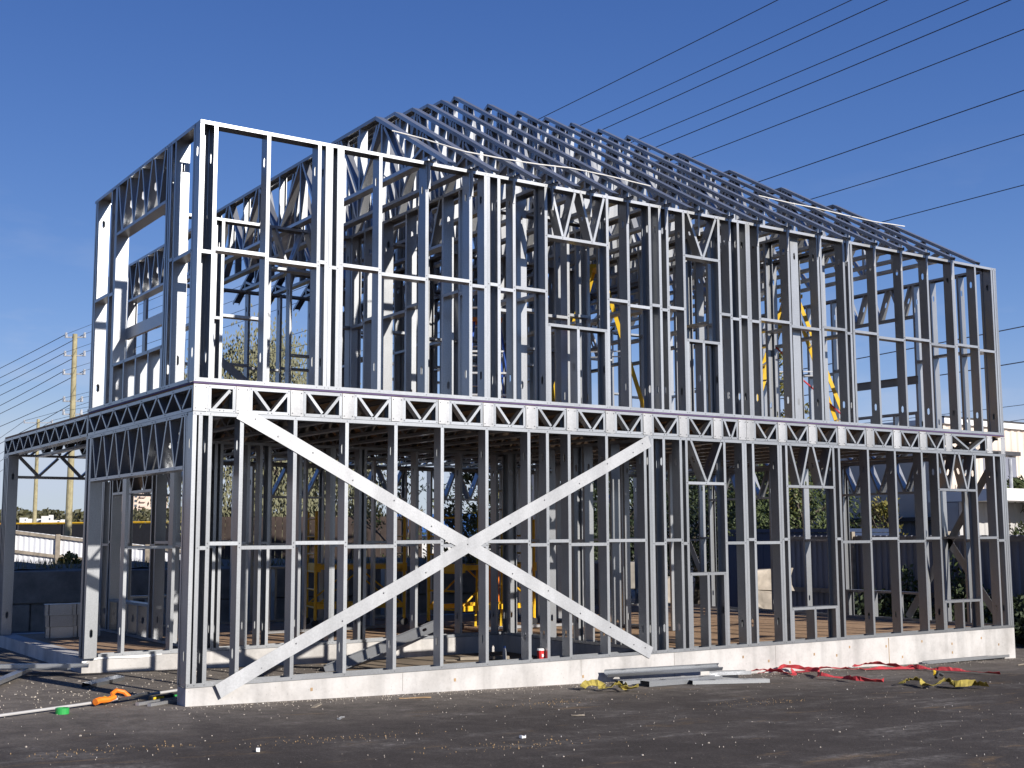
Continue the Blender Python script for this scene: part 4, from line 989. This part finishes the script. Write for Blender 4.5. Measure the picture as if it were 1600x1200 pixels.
# white sheet fence on the bank
A, B = ray_dist(20, 860, 40), ray_dist(300, 860, 39); A.z = B.z = 0
d = (B-A); L = d.length; d.normalize(); ang = math.atan2(d.y, d.x)
t = thing('white_fence', 'sunlit white metal sheet fence with timber posts and rails on the bank', 'fence', (A.x, A.y, 0), ang)
n = 4; st = L/n
for i in range(n+1):
    zt = 1.69-.62*i/n
    MB().box((i*st-.06, -.10, -.3), (i*st+.06, -.02, zt+.03)).build('post', M['wood'], t)
    if i < n:
        z2 = 1.69-.62*(i+1)/n; b = MB(); K = 16
        for k in range(K+1):
            x = i*st+.03+(st-.06)*k/K; zz = zt+(z2-zt)*k/K; yy = .02*(k % 2)
            b.v += [(x, yy, -.3), (x, yy, zz)]
        for k in range(K): b.f.append((2*k, 2*k+2, 2*k+3, 2*k+1)); b.mi.append(0)
        b.build('fence_panel', M['whitemetal'], t)
        for zo in (-.06, -.62): MB().bar((i*st+.07, -.045, zt+zo), ((i+1)*st-.07, -.045, z2+zo), .05, .09).build('rail', M['wood'], t)
# black windscreen fence of a ball field with a yellow top rail
A, B = ray_dist(-40, 836, 74), ray_dist(420, 836, 60); A.z = B.z = 0; d = (B-A); L = d.length; d.normalize(); ang = math.atan2(d.y, d.x)
t = thing('field_fence', 'black mesh covered field fence with a yellow top rail', 'fence', (A.x, A.y, 0), ang)
n = 6; st = L/n
for i in range(n):
    MB().box((i*st+.05, -.01, -.6), ((i+1)*st-.05, .01, 2.13)).build('mesh_panel', M['mesh'], t)
    MB().tube([(i*st, 0, -.7), (i*st, 0, 2.2)], .05, 6).build('post', M['yellow'] if i == 3 else M['dark'], t)
    MB().tube([(i*st, 0, 2.19), ((i+1)*st, 0, 2.19)], .06, 6).build('top_rail', M['yellow'], t)
# parked trucks far off, on land that climbs gently to the woods
b = MB(); KX = 24
for (d_, z_) in ((95, -.6), (180, 1.2), (330, 4.6), (520, 7.5), (800, 9.0)):
    for k in range(KX+1): p = ray_dist(-1500+2700*k/KX, 836, d_); b.v.append((p.x, p.y, z_))
for j in range(4):
    for k in range(KX): q = j*(KX+1)+k; b.f.append((q, q+1, q+KX+2, q+KX+1)); b.mi.append(0)
tag(b.build('far_slope_ground', M['grass']), kind='structure')
for i, (px, d_, w_) in enumerate(((38, 318, 1.5), (56, 322, 3.4), (74, 318, 2.2), (86, 324, 3.0), (101, 320, 1.3))):
    p = ray_dist(px, 815, d_); lab = ['small white van parked beyond the field fence, apart from the trucks', 'white box truck beyond the field fence behind the thin utility pole', 'white truck with a tall cab beyond the field fence', 'white flatbed truck beyond the field fence between the two poles', 'short white trailer beyond the field fence beside the thick utility pole'][i]
    t = thing('parked_truck', lab, 'truck', (p.x, p.y, 4.35), YAW*-1, 'white trucks parked beyond the field fence')
    h = (1.7, 1.5, 2.1, 1.2, 1.3)[i]
    MB().box((-w_/2, -1, .3), (w_/2*.55, 1, h)).build('body', M['white'], t); MB().box((w_/2*.57, -.95, .3), (w_/2, .95, h*(1.12 if i == 2 else .85))).build('cab', M['white'], t)
    MB().box((w_/2*.62, -.97, h*.55), (w_/2*.95, -.955, h*.78)).build('window', M['glass'], t)
    for x in (-w_*.3, w_*.36): MB().tube([(x, -1.02, .3), (x, -.8, .3)], .28, 12).build('wheel', M['black'], t)
# far tree line
def treeline(name, px0, px1, d0, ztop, n, seed, size=.55, zb_=4.6):
    rnd = random.Random(seed); b = MB()
    prof = [rnd.uniform(.55, 1.) for _ in range(60)]
    for _ in range(n):
        u = rnd.random(); px = px0+(px1-px0)*u; k = u*58; f = k-int(k); hh = prof[int(k)]*(1-f)+prof[int(k)+1]*f
        dd = d0*rnd.uniform(.93, 1.12); p = ray_dist(px, 836, dd); z = zb_ + (ztop*hh)*rnd.random()**.75
        s = size*rnd.uniform(.5, 1.5); nx = V((rnd.gauss(0,1), rnd.gauss(0,1), rnd.gauss(0,.7))).normalized(); ax = nx.orthogonal().normalized(); ay = nx.cross(ax); c = V((p.x, p.y, z))
        b.add([c+ax*s, c+ay*s*.7, c-ax*s, c-ay*s*.7], [(0,1,2,3)])
    tag(b.build(name, M['far']), kind='stuff')
treeline('distant_treeline', -1100, 520, 390, 5.4, 30000, 3, .62)
treeline('distant_woods', 480, 1050, 380, 4.2, 9000, 4, .62)
# apartment block far off, seen through the garage
p = ray_dist(214, 800, 420)
t = thing('apartment_block', 'pale tan apartment block far off, stepped with rows of balconies', 'apartment block', (p.x, p.y, 5.5), -YAW*.4)
MB().box((-5, 0, 0), (3.2, 8, 10.4)).build('wall', M['apt'], t); MB().box((3.21, 1.5, 0), (9.5, 9, 9.4)).build('wall', M['apt'], t); MB().box((-10, 2, 0), (-5.01, 9, 8)).build('wall', M['apt'], t)
wm = MB().box((0,0,0), (.8, .06, .75)).mesh('window', M['glass']); bmn = MB().box((0,0,0), (1.7, .9, .5)).mesh('balcony', M['apt'])
for f in range(6):
    for x in (-4.2, -.9, 4.2, 6.4): link('window', wm, t, (x, -.07 if x < 3 else 1.43, 1.0+1.5*f))
    for x in (-2.8, .8, 7.5): link('balcony', bmn, t, (x, -.92 if x < 3 else .58, 1.0+1.5*f))
# small gabled house by the thick pole
p = ray_dist(123, 815, 95); t = thing('gabled_shed', 'small white gabled building partly hidden behind the thick utility pole', 'shed', (p.x, p.y, gz(p.x)), -YAW)
MB().box((-.9, 0, 0), (1.4, 3, 1.85)).build('wall', M['white'], t); b = MB(); b.bar((-1.3, 1.4, 1.75), (.5, 1.4, 2.75), .12, 3.2, (0,1,0)); b.build('roof', M['white'], t)
# utility poles and wires
def upole(label, px, ytop, d, r, arms):
    p = ray_dist(px, ytop, d); t = thing('utility_pole', label, 'utility pole', (p.x, p.y, gz(p.x)), -YAW); H = p.z-gz(p.x)
    MB().tube([(0,0,-.5), (.02,0,H*.5), (-.02 if px == 118 else 0,0,H)], r*1.35, 10, 0, r*.85).build('shaft', M['pole'], t); out = []
    for (z, w_) in arms:
        zz = H-z
        MB().bar((-w_, 0, zz), (w_, 0, zz), .06, .06).build('crossarm', M['porcelain'], t)
        for q in (-1, 1):
            MB().tube([(q*w_, 0, zz-.02), (q*w_*1.02, 0, zz+.22)], .07, 7, 0, .05).build('insulator', M['porcelain'], t); out.append(V((p.x, p.y, gz(p.x))) + Matrix.Rotation(-YAW, 3, 'Z') @ V((q*w_, 0, zz+.15)))
    return out
aB = upole('thick greenish timber utility pole carrying three tiers of wires', 118, 522, 60, .125, [(.15, .42), (1.0, .44), (1.85, .46), (3.1, .40), (3.7, .40)])
aA = upole('thinner utility pole farther off with a single long crossarm', 60, 655, 92, .12, [(.25, .95), (1.6, .5)])
aC = upole('slender timber utility pole half hidden behind the upper floor studs', 558, 480, 62, .10, [(.3, .5)])
WG = 'overhead wires between the utility poles'
def wire(a, c, sag, lab, group=None, r=.012):
    P = []; n = 16
    for i in range(n+1):
        u = i/n; q = a.lerp(c, u); q.z -= 4*sag*u*(1-u); P.append(q-a)
    o = MB().tube([tuple(q) for q in P], r, 5).build('overhead_wire', M['wire'], None, a); tag(o, lab, 'wire', group); return o
ORD = ['first', 'second', 'third', 'fourth', 'fifth', 'sixth', 'seventh', 'eighth', 'ninth']
right = [(1215, 0), (1330, 0), (1385, 0), (1510, 0), (1575, 0), (1600, 48), (1600, 145), (1600, 220), (1600, 298)]
left_y = [525, 526, 553, 554, 580, 582, 618, 640, 690]
via = [(860, 180), (915, 195), (950, 200), (1005, 215), (1035, 225), (1095, 250), (1205, 288), (1300, 322), (1415, 352)]
for i in range(9):
    a = aB[i] if i < len(aB) else aB[-1]
    (x1, y1), (x2, y2) = via[i], right[i]
    # run on past the frame along the photographed line, to where the next pole would carry it
    xe = x2+330; ye = y2 + (y2-y1)/(x2-x1)*330
    r_ = FWD + RGT*((xe-800)/1948.5) - UPV*((ye-600)/1948.5); hh = math.hypot(r_.x, r_.y); dist = (a.z+.3-CAM.z)/(r_.z/hh); c = CAM + r_*(dist/hh)
    wire(a, c, .35, ORD[i]+' wire from the top of the nine crossing above the roof', WG+' over the roof', .0085)
for i, (y2, sg) in enumerate(((590, .1), (600, .2), (611, .2), (626, .2), (640, .3), (655, .2), (685, .2), (725, .3))):
    a = aB[min(len(aB)-1, i)] ; c = ray_dist(-160, y2+ (62 if i < 6 else 40), 95); wire(a, c, sg, ORD[i]+' wire from the top among those leaving the thick pole away from the house', WG+' away from the house', .016)
for i in range(4):
    a = aA[i % 4]; c = ray_dist(-120, 760+18*i, 150); wire(a, c, .2, ORD[i]+' wire from the top running on beyond the thinner utility pole', WG+' from the thinner pole', .016)
    c = ray_dist(330, 560+16*i, 70) if i < 2 else ray_dist(300, 640+14*i, 70); wire(a, c, .2, ORD[i]+' wire from the top running from the thinner pole behind the house', WG+' behind the house', .014)
for i, (x1, y1, x2, y2) in enumerate(((1345, 556, 1600, 507), (1472, 582, 1600, 562), (1497, 641, 1600, 629), (1500, 665, 1600, 652))):
    a = ray_dist(x1-330, y1+(y1-y2)/(x2-x1)*330, 62); c = ray_dist(x2+250, y2-(y1-y2)/(x2-x1)*250, 48); wire(a, c, .1, ['thick service wire crossing behind the far end of the upper floor, topmost of four', 'thick service wire below the topmost beyond the far corner', 'thin service wire low over the beige warehouse, above the lowest', 'lowest thin service wire just above the beige warehouse roof'][i], None, (.022, .022, .012, .012)[i])
# buildings and walls beyond the far end
def local(px0, px1, d0, d1, py=800):
    A, B = ray_dist(px0, py, d0), ray_dist(px1, py, d1); A.z = B.z = 0; d = B-A; return A, d.length, math.atan2(d.y, d.x)
A = V((26.0, 10.5, 0)); ang = R(2); L = 24
t = thing('warehouse', 'beige ribbed metal warehouse with a pale eaves trim', 'warehouse', (A.x, A.y, gz(30)), ang)
corrugated((0, 0, 0), (L, 0, 0), -.3, 5.45, .34, -.035, M['beige'], 'wall', t); MB().box((0, .05, -.3), (L, 12, 5.4)).build('wall', M['beige'], t)
MB().box((-.15, -.12, 5.46), (L+.2, 12.2, 5.62)).build('roof', M['white'], t); MB().box((-.16, -.13, 5.63), (L+.2, -.02, 5.68)).build('gutter', M['dark'], t)
A = V((24.8, 8.5, 0)); ang = R(2); L = 15
t = thing('loading_canopy', 'light grey flat roofed loading building with a deep white canopy edge', 'loading building', (A.x, A.y, gz(28)), ang)
corrugated((0, .7, 0), (L, .7, 0), -.3, 3.13, .3, -.03, M['ltgrey'], 'wall', t); MB().box((0, .75, -.3), (L, 1.6, 3.12)).build('wall', M['ltgrey'], t)
MB().box((0, -.6, 3.14), (L, 1.7, 3.46)).build('canopy', M['white'], t)
MB().tube([(2.0, .4, 3.47), (2.0, .4, 4.35)], .05, 7).build('vent_pipe', M['porcelain'], t)
A = V((25.9, 14.9, 0)); L = 4.3; ang = -math.pi/2
t = thing('slate_building', 'slate grey sided building with small white framed windows', 'building', (A.x, A.y, gz(28)), ang)
corrugated((0, 0, 0), (L, 0, 0), -.3, 2.62, .3, -.03, M['slate'], 'wall', t); corrugated((0, .8, 0), (L, .8, 0), 2.6, 4.6, .3, -.03, M['greymetal'], 'wall', t)
MB().box((0, .85, -.3), (L, 3.6, 4.55)).build('wall', M['greymetal'], t); MB().box((-.1, -.15, 2.63), (L+.1, .75, 2.75)).build('ledge', M['dark'], t); MB().box((-.1, .6, 4.6), (L+.1, 3.7, 4.72)).build('roof', M['dark'], t)
for x, w_ in ((L*.22, 1.1), (L*.36, .55), (L*.66, .55), (L*.9, .9)):
    f = MB().box((x, .70, 2.85), (x+w_, .76, 3.75)).build('window', M['white'], t); MB().box((x+.09, .685, 2.94), (x+w_-.09, .699, 3.66)).build('pane', M['glass'], f)
for x in (L*.4, L*.66): MB().box((x, -.35, .9), (x+.35, -.05, 1.35)).build('wall_unit', M['ltgrey'], t)
# rough stone blocks and containers seen through the far rooms
def stoneblk(label, px, py, d, s, seed):
    rnd = random.Random(seed); p = ray_dist(px, py, d); bm = bmesh.new(); bmesh.ops.create_cube(bm, size=1.); bmesh.ops.scale(bm, vec=s, verts=bm.verts); bmesh.ops.subdivide_edges(bm, edges=bm.edges[:], cuts=2)
    for v in bm.verts: v.co += V((rnd.uniform(-1,1), rnd.uniform(-1,1), rnd.uniform(-1,1)))*.05
    me = bpy.data.meshes.new('stone_block'); bm.to_mesh(me); bm.free(); me.materials.append(M['stone']); o = link('stone_block', me, None, p); o.rotation_euler = (0, 0, -YAW+rnd.uniform(-.3,.3)); tag(o, label, 'stone block')
stoneblk('rough tan stone block resting on top of another beyond the far end wall', 1201, 906, 27, (.75, .7, .42), 1)
stoneblk('broken tan stone block at the bottom beneath the other beyond the far end wall', 1198, 937, 26.8, (.6, .7, .40), 2)
stoneblk('sunlit stone block standing alone beyond the far rear corner', 1046, 932, 30, (.45, .5, .85), 3)
def container(label, px, d, L, mat, rz):
    p = ray_dist(px, 840, d); t = thing('shipping_container', label, 'container', (p.x, p.y, gz(p.x)), rz)
    corrugated((-L/2, 0, 0), (L/2, 0, 0), .12, 2.1, .22, -.04, M[mat], 'wall', t); MB().box((-L/2, .01, .1), (L/2, 2.2, 2.12)).build('body', M[mat], t); MB().box((-L/2-.03, -.05, 2.13), (L/2+.03, 2.25, 2.22)).build('roof', M[mat], t)
container('dark blue corrugated container beyond the far end wall', 1222, 33, 4.0, 'contblue', -math.pi/2+.12)
# brown board fence and blue roofed shed behind the house
A, L, ang = local(330, 650, 34, 34)
t = thing('board_fence', 'dark brown vertical board fence behind the house', 'fence', (A.x, A.y, gz(8)+.6), ang)
bmh = MB().box((0, 0, 0), (.176, .03, 1.75)).mesh('board', M['fencebrown']); k = 0; x = 0
while x < L: link('board', bmh, t, (x, .01*(k % 2), 0)); x += .186; k += 1
for z in (.35, 1.4): MB().box((0, .045, z), (L, .09, z+.09)).build('rail', M['fencebrown'], t)
A, L, ang = local(612, 770, 46, 46)
t = thing('blue_roof_shed', 'white walled shed with a bright blue roof behind the house', 'shed', (A.x, A.y, gz(12)), ang)
MB().box((0, 0, 0), (L, 3, 2.0)).build('wall', M['white'], t); b = MB(); b.bar((L/2, -.3, 1.95), (L/2, 1.6, 2.7), L+.4, .08, (0,0,1)); b.build('roof', simple('blue_roof', (.06,.16,.42), .5), t)

# low sunlit brick building across the yard, seen only as the warm band mirrored in the stud webs
t = thing('brick_building', 'long low tan brick building across the yard', 'building', (-33, 44, -.1), math.atan2(46, 40))
MB().box((0, 0, -.3), (24, 10, 4.0)).build('wall', simple('tan_brick', (.34, .22, .145), .9, 0, .15, 3), t)
MB().box((-.2, -.2, 4.01), (24.2, 10.2, 4.25)).build('roof', M['dark'], t)
wm = MB().box((0, -.04, 0), (1.6, .05, 1.3)).mesh('window', M['glass'])
for k in range(5): link('window', wm, t, (2+4.2*k, 0, 1.4))
